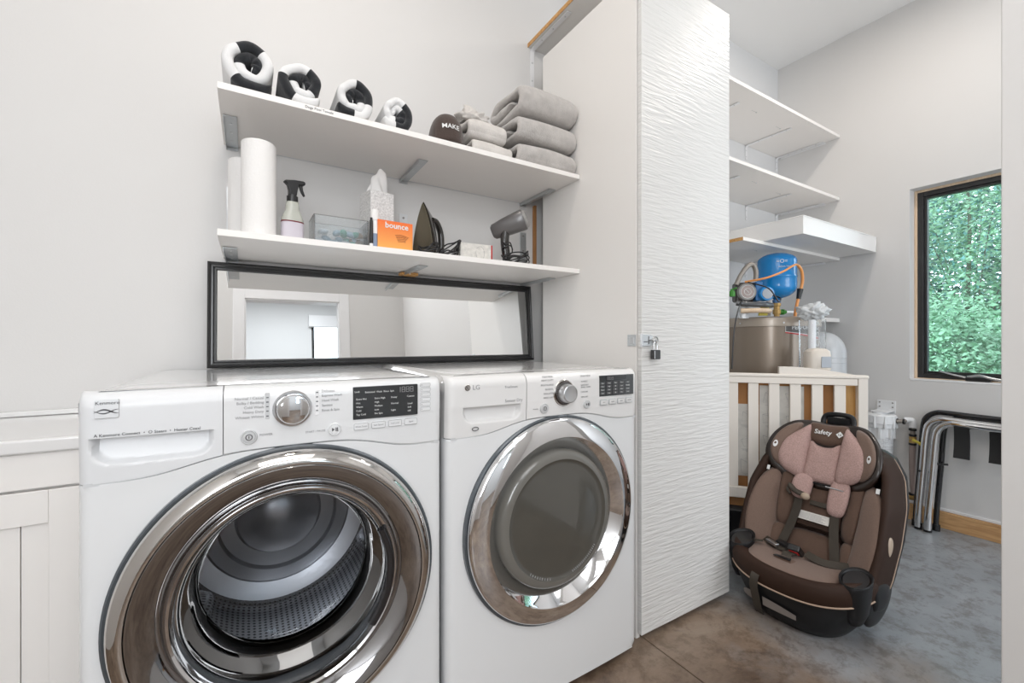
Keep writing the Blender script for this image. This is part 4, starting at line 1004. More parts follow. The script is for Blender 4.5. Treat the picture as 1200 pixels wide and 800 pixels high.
# white tube and dark pen-like bottle
t = empty('lint_bottle', (0.3585, 1.462, Z2+0.0005)); tag(t, 'slim white capped bottle between the clear bin and orange carton', 'bottle')
b = B(); lathe(b, [(0.0115, 0), (0.0125, 0.003), (0.0125, 0.090), (0.0115, 0.092)], 28); obj('bottle', b, 'vinyl', t, smooth=True)
b = B(); lathe(b, [(0.0135, 0.092), (0.0137, 0.095), (0.0132, 0.124), (0.0118, 0.127), (0, 0.127)], 28); obj('cap', b, 'paper', t, smooth=True)
b = B(); lathe(b, [(0.0127, 0.004), (0.0127, 0.048)], 28, capends=False); obj('label', b, mat('blue_grey_label', (0.24, 0.30, 0.42), 0.5), t, smooth=True)
t = empty('dark_marker', (0.3435, 1.445, Z2+0.0005)); tag(t, 'slim dark bottle standing just left of the white capped bottle', 'bottle')
b = B(); lathe(b, [(0.0045, 0), (0.0055, 0.002), (0.0055, 0.085), (0.004, 0.088), (0.004, 0.096), (0, 0.097)], 20); obj('barrel', b, 'black', t, smooth=True)
b = B(); lathe(b, [(0.0058, 0.0), (0.0058, 0.012)], 20, capends=False); obj('base_ring', b, 'vinyl', t, smooth=True)
# orange carton
t = empty('dryer_sheet_box', (0.423, 1.478, Z2+0.0005)); tag(t, 'orange carton of dryer sheets with white bounce lettering', 'carton')
t.name = 'orange_carton'
b = B(); bx(b, -0.060, 0.060, -0.028, 0.028, 0, 0.096); o = obj('carton', b, 'orange', t, bevel=0.0015)
b = B(); text_into(b, 'bounce', 0.027, FRONT(0.004, -0.0286, 0.080), 'CENTER', bold=0.0005); obj('lettering', b, 'print_white', o, normals=False, kind='stuff')
b = B()
for k in range(6): tube(b, [(-0.002+0.002*k, -0.0284, 0.050-0.004*k), (0.018+0.003*k, -0.0286, 0.053-0.0045*k), (0.046-0.003*k, -0.0284, 0.047-0.0035*k)], 0.0005, 4, 4)
obj('drawn_lines', b, 'maroon', o, kind='stuff')
t.rotation_euler = (0, 0, math.radians(3))

# iron
t = empty('clothes_iron', (0.578, 1.53, Z2+0.0005)); tag(t, 'black and grey steam iron standing on its heel, sole facing left', 'iron')
def leaf_outline(h, w_, n=16):
    out = []
    for k in range(n+1):
        u = k/n; out.append((w_*(1-(u)**2.0)**0.9 if u < 1 else 0, u*h))
    return out
b = B(); o_ = leaf_outline(0.208, 0.048)
outl = [(x, z) for x, z in o_]+[(-x, z) for x, z in o_[::-1][1:]]
prism(b, outl, 0, 0.006)                                    # sole: plane XZ, thickness along Y
sp = obj('soleplate', b, 'sole', t, bevel=0.001)
b = B(); rows = []
for i in range(9):
    u = i/8; s = 1-0.50*u**1.6; y = 0.006+0.050*u
    rows.append([(x*s*1.12, y, 0.004+z*(1-0.20*u)+0.000) for x, z in outl])
V = grid(b, rows, closed_u=True); b.faces.new(V[-1]); b.faces.new(V[0]); obj('iron_body', b, 'iron_black', t, smooth=True)
b = B(); rows = []
for i in range(7):
    u = i/6; s = 1-0.3*u; y = 0.050+0.014*u
    rows.append([(x*s*0.52, y, 0.035+z*0.66*s+0.025*u) for x, z in outl])
V = grid(b, rows, closed_u=True); b.faces.new(V[-1]); b.faces.new(V[0]); obj('water_tank', b, 'iron_grey', t, smooth=True)
b = B(); tube(b, [(0, 0.054, 0.155), (0, 0.080, 0.152), (0, 0.104, 0.120), (0, 0.110, 0.07), (0, 0.104, 0.022), (0, 0.070, 0.008), (0, 0.05, 0.010)], 0.0125, 14, 8, flat=0.9); obj('handle', b, 'iron_black', t, smooth=True)
b = B(); tube(b, [(0, 0.096, 0.140), (0, 0.118, 0.110), (0, 0.122, 0.07)], 0.006, 10, 6, flat=1.3); obj('handle_inlay', b, 'iron_grey', t, smooth=True)
b = B(); bx(b, -0.046, 0.046, 0.0, 0.100, 0.0, 0.014); obj('heel', b, 'iron_black', t, bevel=0.004)
b = B(); lathe(b, [(0.020, 0.056), (0.021, 0.068), (0.017, 0.072), (0, 0.072)], 28, 'Y', (0.0, 0, 0.062)); obj('dial', b, 'steel', t, smooth=True)
t.rotation_euler = (0, math.radians(0), math.radians(-62+180)); t.rotation_euler = (0, 0, math.radians(-118+90)); 
t.rotation_euler = (0, 0, math.radians(-60)); t.location = (0.552, 1.545, Z2+0.0005)
def cord_coil(name, cx, cy, z, r, turns, label, seed, th=0.0026, tall=0.03, parent=None):
    rn = random.Random(seed); pts = []
    for k in range(int(turns*9)+1):
        a = 2*PI*k/9; q = k/(turns*9)
        pts.append((cx+(r*(0.8+0.35*rn.random()))*math.cos(a), cy+0.55*r*(0.7+0.5*rn.random())*math.sin(a), z+0.004+tall*(0.5+0.5*math.sin(a*0.93+seed))*(0.5+0.6*rn.random())))
    b = B(); tube(b, pts, th, 8, 5); o = obj(name, b, 'black', parent, smooth=True, label=None)
    if not parent: tag(o, label, 'cord')
    else: bpy.context.view_layer.update(); o.data.transform(parent.matrix_world.inverted())
    return o
cord_coil('power_cord', 0.640, 1.500, Z2, 0.040, 5, '', 3, tall=0.062, parent=t)
cord_coil('power_cord', 0.545, 1.468, Z2, 0.036, 4, '', 8, tall=0.045, parent=t)
# patterned carton with a red end
t = empty('foil_carton', (0.755, 1.53, Z2+0.0005)); tag(t, 'whitish patterned long carton with a red end, between iron and hair dryer', 'carton')
b = B(); bx(b, -0.066, 0.062, -0.028, 0.028, 0, 0.070); o = obj('carton', b, 'foil_box', t, bevel=0.002)
b = B(); bx(b, 0.062, 0.067, -0.0285, 0.0285, 0, 0.0705); obj('end_cap', b, 'red', t, bevel=0.001, label='red carton end')
b = B()
for k in range(3): tube(b, [(0.015+0.03*math.cos(a)*0.6, -0.0285, 0.035+0.026*math.sin(a)) for a in [PI*(0.2+0.6*q/6)+k*2.1 for q in range(7)]], 0.0006, 4, 1, smooth=False)
obj('drawn_lines', b, 'print_grey', o, kind='stuff')
t.rotation_euler = (0, 0, math.radians(-4))
# hair dryer
t = empty('hair_dryer', (0.905, 1.53, Z2+0.0005)); tag(t, 'dark grey hair dryer propped upright, blunt nozzle facing right', 'hair dryer')
hd_m = Matrix.Translation((0.012, 0, 0.170)) @ Matrix.Rotation(math.radians(-26), 4, 'Y') @ Matrix.Rotation(math.radians(-38), 4, 'Z')
b = B(); rows = []
for x, hy_, hz in ((-0.078, 0.008, 0.010), (-0.076, 0.024, 0.023), (-0.068, 0.031, 0.031), (-0.02, 0.036, 0.037), (0.03, 0.038, 0.041), (0.060, 0.039, 0.043), (0.066, 0.037, 0.041), (0.067, 0.034, 0.037)):
    rows.append([(x, hy_*math.copysign(abs(math.cos(q))**0.75, math.cos(q)), hz*math.copysign(abs(math.sin(q))**0.75, math.sin(q))) for q in [2*PI*k/36 for k in range(36)]])
V = grid(b, rows, closed_u=True); b.faces.new(V[0]); b.faces.new(V[-1]); b.transform(hd_m); obj('barrel', b, 'gun', t, smooth=True)
b = B(); rows = []
for x, s in ((0.066, 0.93), (0.074, 0.88), (0.078, 0.78), (0.079, 0.6)):
    rows.append([(x, 0.037*s*math.copysign(abs(math.cos(q))**0.75, math.cos(q)), 0.041*s*math.copysign(abs(math.sin(q))**0.75, math.sin(q))) for q in [2*PI*k/36 for k in range(36)]])
V = grid(b, rows, closed_u=True); b.faces.new(V[-1]); b.transform(hd_m); obj('nozzle_cap', b, 'iron_grey', t, smooth=True)
b = B(); tube(b, [(-0.006, 0, 0.150), (-0.010, 0, 0.10), (-0.004, 0, 0.05), (0.0, 0, 0.008)], lambda u: 0.0165-0.002*u, 20, 5, flat=1.15); obj('handle', b, 'iron_black', t, smooth=True)
cord_coil('power_cord', 0.915, 1.475, Z2, 0.058, 5, '', 21, tall=0.052, parent=t)
cord_coil('power_cord', 0.898, 1.515, Z2+0.045, 0.022, 2, '', 4, tall=0.05, parent=t)
# frame standing behind the rolls

# ============================================================ VANITY
vn = empty('vanity_cabinet', (-0.75, 1.6, 0)); tag(vn, 'low white vanity cabinet with beadboard door at the far left', 'cabinet')
b = B(); bx(b, -1.195, -0.275, 1.412, YB-0.002, 0.0, 0.8245); obj('cabinet_box', b, 'white', vn, bevel=0.002)
def bead_door(x0, x1, z0, z1, y):
    dd_ = B(); st = 0.052
    bx(dd_, x0, x0+st, y-0.018, y, z0, z1); bx(dd_, x1-st, x1, y-0.018, y, z0, z1); bx(dd_, x0+st, x1-st, y-0.018, y, z1-0.075, z1); bx(dd_, x0+st, x1-st, y-0.018, y, z0, z0+0.075)
    o = obj('door', dd_, 'white', vn, bevel=0.0015)
    nn_ = int((x1-x0-2*st)/0.045)
    for k in range(nn_):
        xa = x0+st+(x1-x0-2*st)*k/nn_; xb = x0+st+(x1-x0-2*st)*(k+1)/nn_
        b = B(); bx(b, xa+0.0008, xb-0.0008, y-0.011, y-0.003, z0+0.07, z1-0.07); obj('bead_board', b, 'white', o, bevel=0.0012)
bead_door(-0.800, -0.332, 0.06, 0.739, 1.411); bead_door(-1.19, -0.806, 0.06, 0.739, 1.411)
b = B(); bx(b, -1.19, -0.332, 1.394, 1.411, 0.745, 0.8245); obj('apron', b, 'white', vn, bevel=0.0015)
b = B(); bx(b, -0.328, -0.276, 1.396, 1.411, 0.0, 0.8245); obj('filler_stile', b, 'white', vn, bevel=0.0015)
rebase(vn)
tag(box('countertop', -1.198, -0.268, 1.382, YB-0.001, 0.8255, 0.858, 'enamel_warm', None, bevel=0.006, seg=4), 'glossy white countertop on the vanity left of the washer', 'countertop')
tag(box('backsplash', -1.198, -0.268, YB-0.016, YB-0.0005, 0.8585, 0.874, 'enamel_warm', None, bevel=0.004), 'low white upstand along the wall behind the countertop', 'backsplash')

# ============================================================ UTILITY ROOM
def util_shelf(zt, x0, label, raw=False, legs=(3.0, 3.395)):
    t = empty('utility_shelf', ((x0+XR)/2, YB2, zt)); tag(t, label, 'shelf')
    box('board', x0, XR-0.001, 1.356, YB2-0.001, zt-0.019, zt, 'white', t, bevel=0.001)
    if raw: box('edge', x0-0.0012, x0-0.0001, 1.357, YB2-0.001, zt-0.0185, zt-0.0005, 'ply', t, bevel=0, label='raw plywood end')
    for x in legs: angle_bracket(t, x, YB2-0.0005, zt-0.0195, 0.10, 0.30, 'vinyl', 0.022)
    b = B()                                                # bracket against the side wall
    bx(b, XR-0.004, XR-0.001, 1.44, YB2-0.02, zt-0.030, zt-0.0195); bx(b, XR-0.03, XR-0.001, 1.44, 1.47, zt-0.0225, zt-0.0195); obj('side_cleat', b, 'vinyl', t, bevel=0.0008)
    b = B()
    for (x, y) in ((2.35, 1.50), (2.62, 1.47), (2.95, 1.50)):
        if x > x0: lathe(b, [(0.004, zt-0.0190), (0.003, zt-0.0215), (0, zt-0.0222)], 10, 'Z', (x, y, 0)); bx(b, x-0.05, x, y-0.001, y+0.001, zt-0.0195, zt-0.0187)
    obj('screw', b, 'zinc', t, kind='stuff')
    rebase(t); return t
util_shelf(2.477, 1.745, 'topmost white shelf in the utility room corner, empty', legs=(2.42, 3.0, 3.395))
util_shelf(2.052, 1.745, 'middle white shelf in the utility room corner, empty', legs=(2.42, 3.0, 3.395))
util_shelf(1.643, 2.290, 'lowest white utility shelf with a raw plywood end, under the thick pad', True)
t = empty('padded_slab', (2.955, 1.40, 1.6435)); tag(t, 'thick white vinyl-covered pad resting on the lowest utility shelf, jutting forward', 'pad')
b = B(); bx(b, 2.492, 3.415, 1.150, 1.700, 1.6437, 1.741)
bmesh.ops.subdivide_edges(b, edges=b.edges, cuts=9, use_grid_fill=True)
for v in b.verts:
    k = noise.noise(v.co*7)*0.004+noise.noise(v.co*19)*0.002; v.co += Vector((0, k, k if v.co.z > 1.70 else 0))
obj('pad', b, 'foam', t, smooth=True, bevel=0)
b = B(); tube(b, [(2.494, 1.152, 1.738), (3.413, 1.152, 1.738)], 0.004, 8, 1, smooth=False); tube(b, [(2.494, 1.152, 1.738), (2.494, 1.698, 1.738)], 0.004, 8, 1, smooth=False); obj('seam_piping', b, 'foam', t, smooth=True, kind='stuff')
rebase(t)

# ---------------- water heater
HX, HY, HR, HH = 2.715, 1.465, 0.272, 1.214
t = empty('water_heater', (HX, HY, 0)); tag(t, 'tall taupe cylindrical water heater behind the cream crib panel', 'water heater')
b = B(); lathe(b, [(HR-0.01, 0.03), (HR, 0.04), (HR, HH-0.035)], 96, c=(HX, HY, 0)); obj('tank', b, 'heater', t, smooth=True)
b = B(); lathe(b, [(HR+0.001, HH-0.055), (HR+0.008, HH-0.053), (HR+0.009, HH-0.018), (HR+0.006, HH-0.006), (HR-0.006, HH), (0.2, HH+0.004), (0, HH+0.006)], 96, c=(HX, HY, 0), capends=False); obj('lid', b, 'heater_lid', t, smooth=True)
for k in range(8):
    a = 2*PI*k/8+0.35-1.9; b = B(); lathe(b, [(0.005, HR+0.0085), (0.0045, HR+0.0115), (0, HR+0.012)], 12, 'X'); o = obj('screw', b, 'steel', t, smooth=True); o.location = (HX, HY, HH-0.035); o.rotation_euler = (0, 0, a); o.location = (HX, HY, HH-0.035)
    o.data.transform(Matrix.Rotation(a, 4, 'Z')); o.rotation_euler = (0, 0, 0); o.data.transform(Matrix.Translation((HX, HY, HH-0.035))); o.location = (0, 0, 0)
for k in range(3):
    a = 2*PI*k/3; b = B(); lathe(b, [(0.03, 0), (0.03, 0.031)], 16, c=(HX+0.2*math.cos(a), HY+0.2*math.sin(a), 0)); obj('foot', b, 'black', t)
def wrap(o_, a0, R):        # bend flat (x, 0, z) artwork onto the tank; x runs along the arc
    for v in o_.data.vertices:
        r = R-v.co.y; a = a0+v.co.x/R; v.co = Vector((HX+r*math.cos(a), HY+r*math.sin(a), v.co.z))
A0 = math.radians(-131)      # start of the label on the tank
def arcgrid(b, pts, y, n=16):
    # polygon given by top(z) and bottom(z) along x
    rows = [[], []]
    for i in range(n+1):
        u = i/n; x = pts[0]+(pts[1]-pts[0])*u; rows[0].append((x, y, pts[2]+(pts[3]-pts[2])*u)); rows[1].append((x, y, pts[4]+(pts[5]-pts[4])*u))
    grid(b, rows)
LZ = 1.173
b = B(); arcgrid(b, (-0.003, 0.243, LZ+0.003, LZ+0.003, LZ-0.045, LZ-0.078), -0.0012); o = obj('label_border', b, 'print_white', t); wrap(o, A0, HR)
b = B(); arcgrid(b, (0, 0.24, LZ, LZ, LZ-0.042, LZ-0.072), -0.0018); o = obj('label_field', b, mat('label_charcoal', (0.12, 0.115, 0.11), 0.4), t); wrap(o, A0, HR)
b = B(); arcgrid(b, (-0.003, 0.243, LZ-0.045, LZ-0.076, LZ-0.051, LZ-0.086), -0.0016); o = obj('label_stripe', b, 'red', t); wrap(o, A0, HR)
b = B(); text_into(b, 'PERFORMANCE', 0.030, FRONT(0.030, -0.0024, LZ-0.021), 'LEFT', bold=0.0006); bmesh.ops.subdivide_edges(b, edges=[e for e in b.edges if e.calc_length() > 0.01], cuts=1)
o = obj('lettering', b, 'print_white', t, normals=False, kind='stuff'); wrap(o, A0, HR)
b = B(); tube(b, [(0.225+0.030*math.cos(a), -0.0015, LZ-0.085+0.040*math.sin(a)) for a in [2*PI*k/24 for k in range(24)]], 0.0018, 6, 1, closed=True, smooth=False); tube(b, [(0.197, -0.0015, LZ-0.085), (0.253, -0.0015, LZ-0.085)], 0.0018, 6, 1); tube(b, [(0.225, -0.0015, LZ-0.125), (0.225, -0.0015, LZ-0.045)], 0.0018, 6, 1)
o = obj('round_mark', b, 'print_white', t, kind='stuff'); wrap(o, A0, HR)
rebase(t)

# ---------------- blue expansion tank on brass stem
EX, EY = 2.668, 1.376
t = empty('expansion_tank', (EX, EY, HH)); tag(t, 'glossy blue expansion tank standing on the water heater', 'tank')
R_ = 0.103
b = B(); prof = [(0.012, 1.318)]
for k in range(1, 9): a = PI/2*k/8; prof.append((R_*math.sin(a), 1.395-0.068*math.cos(a)))
prof += [(R_, 1.445), (R_+0.002, 1.448), (R_+0.002, 1.458), (R_, 1.461), (R_, 1.545)]
for k in range(1, 9): a = PI/2*k/8; prof.append((R_*math.cos(a), 1.545+0.052*math.sin(a)))
lathe(b, prof, 72, c=(EX, EY, 0)); obj('vessel', b, 'blue', t, smooth='all')
b = B(); lathe(b, [(0.020, 1.302), (0.022, 1.308), (0.022, 1.322)], 6, c=(EX, EY, 0)); obj('collar', b, 'motor_blue', t)
b = B(); lathe(b, [(0.016, HH+0.006), (0.016, 1.235), (0.022, 1.237), (0.022, 1.262), (0.017, 1.264), (0.017, 1.282), (0.023, 1.284), (0.023, 1.302)], 8, c=(EX, EY, 0)); obj('brass_stem', b, 'brass', t)
b = B(); tube(b, [(EX+0.01, EY, 1.25), (EX+0.06, EY-0.02, 1.25)], 0.011, 10, 1); lathe(b, [(0.018, 0), (0.018, 0.014)], 6, 'X', (EX+0.035, EY-0.01, 1.25)); obj('tee', b, 'green', t)
b = B(); tube(b, [(EX+0.06, EY-0.02, 1.25), (EX+0.16, EY-0.05, 1.25), (EX+0.24, EY-0.09, 1.25)], 0.008, 10, 3); obj('pipe', b, 'vinyl', t, smooth=True)
b = B()
text_into(b, '=O=', 0.030, FRONT(-0.018, 0, 1.532), 'CENTER'); text_into(b, 'AQUA TANK', 0.0125, FRONT(0, 0, 1.502), 'CENTER'); 
bm_o = obj('lettering', b, 'print_white', t, normals=False, kind='stuff')
for v in bm_o.data.vertices:
    a = math.radians(-128)+v.co.x/R_; r = R_+0.0008-v.co.y; v.co = Vector((EX+r*math.cos(a), EY+r*math.sin(a), v.co.z))
rebase(t)

# ---------------- circulation pump and plumbing
t = empty('circulation_pump', (2.43, 1.37, HH+0.006)); tag(t, 'round-faced circulation pump with blue motor on top of the water heater', 'pump')
fx = Vector((-0.60, -0.80, 0)).normalized(); rx_ = Vector((0.80, -0.60, 0)).normalized()
PM = Matrix(((rx_.x, -fx.x, 0, 2.378), (rx_.y, -fx.y, 0, 1.386), (0, 0, 1, 1.352), (0, 0, 0, 1)))    # local: x right, y away, z up
def pobj(name, b, m, par=t, **k): b.transform(PM); return obj(name, b, m, par, **k)
b = B(); bx(b, -0.055, 0.045, 0.012, 0.075, -0.055, 0.055); pobj('pump_housing', b, 'shell', bevel=0.012)
b = B(); lathe(b, [(0.050, 0.02), (0.050, -0.002), (0.046, -0.008), (0.042, -0.006)], 48, 'Y'); o = pobj('face_ring', b, 'iron_grey', smooth=True)
b = B(); lathe(b, [(0.042, -0.005), (0.030, -0.007), (0, -0.007)], 48, 'Y'); o = pobj('face_plate', b, 'pex', smooth=True)
b = B()
for r in (0.018, 0.036): tube(b, [(r*math.cos(a), -0.0078, r*math.sin(a)) for a in [2*PI*k/32 for k in range(32)]], 0.0016, 6, 1, closed=True, smooth=False)
tube(b, [(-0.01, -0.008, 0.01), (0.008, -0.008, -0.006)], 0.0018, 6, 1, smooth=False); pobj('face_mark', b, 'print_white', kind='stuff')
b = B(); bx(b, 0.046, 0.084, 0.0, 0.07, -0.050, 0.058); pobj('motor_box', b, 'motor_blue', bevel=0.006)
b = B(); lathe(b, [(0.040, 0.03), (0.040, -0.014), (0.036, -0.020), (0, -0.022)], 40, 'Y', (0.100, 0, -0.012)); pobj('motor_cap', b, 'blue', smooth=True)
b = B(); lathe(b, [(0.028, -0.0205), (0.028, -0.0235), (0, -0.0240)], 32, 'Y', (0.100, 0, -0.012)); pobj('cap_disc', b, 'device_face', smooth=True)
b = B(); lathe(b, [(0.026, -0.146), (0.026, -0.105), (0.034, -0.103), (0.034, -0.090), (0.026, -0.088), (0.026, -0.05)], 8, 'Z', (0.0, 0.04, 0)); pobj('flange', b, 'silver')
rebase(t)
def hose(name, pts, r, m, label, cat='hose', n=8, seg=12):
    b = B(); tube(b, pts, r, seg, n); o = obj(name, b, m, None, smooth=True); tag(o, label, cat); return o
hose('braided_hose', [(2.330, 1.420, 1.392), (2.345, 1.405, 1.44), (2.375, 1.385, 1.490), (2.405, 1.370, 1.505), (2.428, 1.365, 1.470), (2.432, 1.368, 1.415)], 0.013, 'hose_grey', 'grey braided hose arching from the left onto the circulation pump')
t = hose('orange_hose', [(2.372, 1.395, 1.408), (2.405, 1.300, 1.42), (2.470, 1.245, 1.452), (2.55, 1.225, 1.492), (2.62, 1.238, 1.500), (2.672, 1.242, 1.47), (2.695, 1.250, 1.41), (2.685, 1.262, 1.34), (2.678, 1.275, 1.26), (2.678, 1.280, HH+0.006)], lambda u: 0.0085 if u > 0.45 else 0.0055, 'hose_orange', 'orange hose looped across the blue tank and down to the heater lid')
b = B(); tube(b, [(2.690, 1.2575, 1.375), (2.684, 1.265, 1.318)], lambda u: 0.0165-0.005*u, 14, 1, smooth=False); obj('hose_grip', b, 'black', t, smooth=True)
hose('heater_pipe', [(2.34, 1.40, 1.246), (2.40, 1.33, 1.246), (2.455, 1.315, 1.246), (2.485, 1.32, 1.246)], 0.0135, 'maple', 'pale plastic pipe lying low on the heater lid at left', 'pipe')
hose('heater_pipe', [(2.33, 1.42, 1.290), (2.37, 1.37, 1.282), (2.43, 1.33, 1.279), (2.50, 1.33, 1.279), (2.54, 1.34, 1.28)], 0.015, 'rubber', 'black pipe run passing below the circulation pump', 'pipe')
hose('copper_riser', [(2.50, 1.335, HH+0.006), (2.50, 1.335, 1.30)], 0.012, 'hose_grey', 'short grey riser between heater lid and pump pipework', 'pipe', n=1)
for k, (y0_, lab_) in enumerate(((0, 'thin black cable drooping over the heater lid edge, upper of two'), (1, 'thin black cable hanging down the heater side, lower of two'))):
    hose('thin_cable', [(2.36, 1.40, 1.31), (2.28, 1.37, 1.27), (2.215, 1.352, 1.19), (2.195, 1.352, 1.10), (2.185, 1.356, 0.93)] if k else [(2.34, 1.36, 1.40), (2.38, 1.27, 1.36), (2.42, 1.24, 1.29), (2.46, 1.25, 1.31), (2.47, 1.30, 1.33)], 0.0035, 'black', lab_, 'cable', n=6, seg=8)
t = empty('green_fitting', (2.332, 1.425, 1.33)); tag(t, 'small green valve fitting at the left edge by the pump', 'valve')
b = B(); lathe(b, [(0.014, -0.03), (0.022, -0.026), (0.022, 0.012), (0.014, 0.016), (0.014, 0.03)], 8); obj('valve_body', b, 'green', t)
b = B(); tube(b, [(0, 0, 0.028), (-0.01, -0.04, 0.034)], 0.007, 8, 1); obj('lever', b, 'green', t)
t.location = (2.30, 1.425, 1.345); t.scale = (0.7, 0.7, 0.7)
b = B(); prism(b, [(-0.028, 0), (0.020, 0), (0.032, 0.066), (-0.010, 0.070)], -0.006, 0.006); o = tag(obj('yellow_tag', b, 'yellow', None, bevel=0.003), 'yellow plastic tag leaning between pump and blue tank', 'tag'); o.location = (2.468, 1.345, HH+0.006); o.rotation_euler = (0, 0, math.radians(-38))

# ---------------- clear wrapped filter column, device, dome tank
t = empty('filter_column', (2.668, 1.178, 0)); t.location = (2.546, 1.133, 0); tag(t, 'clear film-wrapped column with a white pipe inside, right of the water heater', 'filter')
b = B(); rows = []
for i in range(16):
    z = 0.02+1.17*i/15
    rows.append([((0.060+0.004*noise.noise(Vector((math.cos(q)*3, math.sin(q)*3, z*9))))*math.cos(q), (0.060+0.004*noise.noise(Vector((math.cos(q)*3+5, math.sin(q)*3, z*9))))*math.sin(q), z) for q in [2*PI*k/40 for k in range(40)]])
grid(b, rows, closed_u=True); obj('film_wrap', b, 'film', t, smooth='all')
b = B(); lathe(b, [(0.018, 0.0), (0.018, 1.19)], 24); obj('inner_pipe', b, 'vinyl', t, smooth=True)
b = B(); lathe(b, [(0.058, 0.0), (0.058, 0.02)], 24); obj('base', b, 'vinyl', t)
b = B(); bmesh.ops.create_icosphere(b, subdivisions=4, radius=1)
for v in b.verts:
    p = v.co.copy(); k = 1+0.5*noise.noise(p*3)+0.3*noise.noise(p*8); v.co = Vector((p.x*0.068*k+0.008, p.y*0.060*k, 1.232+p.z*0.040*k))
obj('film_crown', b, 'film_white', t, smooth='all', label='crumpled white film top')
b = B(); rows = []
for z, sx_, sy_ in ((0.93, 0.048, 0.038), (0.935, 0.055, 0.042), (0.99, 0.057, 0.044), (1.025, 0.052, 0.040), (1.038, 0.036, 0.030), (1.042, 0.013, 0.010)):
    rows.append([(sx_*math.copysign(abs(math.cos(q))**0.6, math.cos(q)), sy_*math.copysign(abs(math.sin(q))**0.6, math.sin(q)), z) for q in [2*PI*k/36 for k in range(36)]])
V = grid(b, rows, closed_u=True); b.faces.new(V[0]); b.faces.new(V[-1]); RM = Matrix.Translation((-0.088, -0.062, 0)) @ Matrix.Rotation(math.radians(-38), 4, 'Z'); b.transform(RM)
ch_ = obj('control_head', b, 'device', t, smooth=True, label='small beige control head')
b = B(); bx(b, -0.004, 0.042, -0.0465, -0.043, 0.945, 1.000); b.transform(RM); obj('screen', b, 'device_face', ch_, bevel=0.002)
t = empty('dome_tank', (3.115, 1.325, 0)); tag(t, 'pale grey dome-topped tank at the right of the water heater', 'tank')
b = B(); R_ = 0.122; prof = [(0.10, 0.0), (R_, 0.03), (R_, 1.00)]
for k in range(1, 11): a = PI/2*k/10; prof.append((R_*math.cos(a), 1.00+0.137*math.sin(a)))
lathe(b, prof, 64); obj('tank', b, 'tank_grey', t, smooth='all')
b = B()
for z in (0.945, 0.975): tube(b, [((R_+0.001)*math.cos(a), (R_+0.001)*math.sin(a), z) for a in [2*PI*k/48 for k in range(48)]], 0.002, 6, 1, closed=True, smooth=False)
obj('tank_band', b, 'tank_grey', t, smooth=True, kind='stuff')
t = tag(box('small_wall_shelf', 3.05, XR-0.001, 1.356, YB2-0.001, 1.205, 1.232, 'white', None, bevel=0.002), 'small white board shelf on the wall behind the dome tank', 'shelf')

# ---------------- crib panel with cardboard and sheets behind
cr = empty('crib_panel', (2.56, 0.900, 0.0)); tag(cr, 'cream slatted crib end panel standing before the water heater', 'crib panel')
L_ = 0.78
cr.rotation_euler = (0, 0, math.atan2(0.766, -0.643))       # local +x runs from the right post to the left
def cbox(name, x0, x1, y0, y1, z0, z1, m, par=cr, bev=0.003, **k): return box(name, x0, x1, y0, y1, z0, z1, m, par, bevel=bev, **k)
ZT = 0.905; ZBt = 0.315
def s_of(u): return (1.721-2.1*u)/(1+.34*u)*1.056
for a, c in ((0.0, 0.040), (L_-0.04, L_)): cbox('post', a, c, -0.018, 0.018, 0.0, ZT-0.002, 'crib_white')
cbox('top_rail', 0.040, L_-0.04, -0.015, 0.015, ZT-0.045, ZT-0.012, 'crib_white')
cbox('rail_cap', -0.004, L_+0.004, -0.020, 0.020, ZT-0.012, ZT+0.006, 'crib_white', bev=0.006)
cbox('bottom_rail', 0.040, L_-0.04, -0.015, 0.015, ZBt-0.055, ZBt, 'crib_white')
for k in range(9):
    xs_ = 0.111+0.095*k
    if xs_+0.03 < L_-0.04: cbox('slat', xs_-0.024, xs_+0.024, -0.0075, 0.0075, ZBt, ZT-0.045, 'crib_white', bev=0.0025)
b = B(); outl = [(0.055, ZT+0.0062)]
for k in range(13): u = k/12; outl.append((0.055+0.29*u, ZT+0.008+0.034*math.sin(u*PI/2)))
outl += [(0.375, ZT+0.042), (0.375, ZT+0.0062)]
prism(b, outl, -0.014, 0.014); obj('crest', b, 'crib_white', cr, bevel=0.005)
b = B(); prism(b, [(0.632+0.022*math.cos(a), ZT+0.0062+0.024*math.sin(a)) for a in [PI*k/12 for k in range(13)]], -0.013, 0.013); obj('crest_knob', b, 'crib_white', cr, bevel=0.004)
# second, pine panel edge and cardboard box panel behind
CM = cr.rotation_euler
def behind(name, x0, x1, y0, y1, z0, z1, m, label, cat, bev=0.002):
    b = B(); bx(b, x0, x1, y0, y1, z0, z1); o = obj(name, b, m, None, bevel=bev); o.location = cr.location; o.rotation_euler = CM; tag(o, label, cat); return o
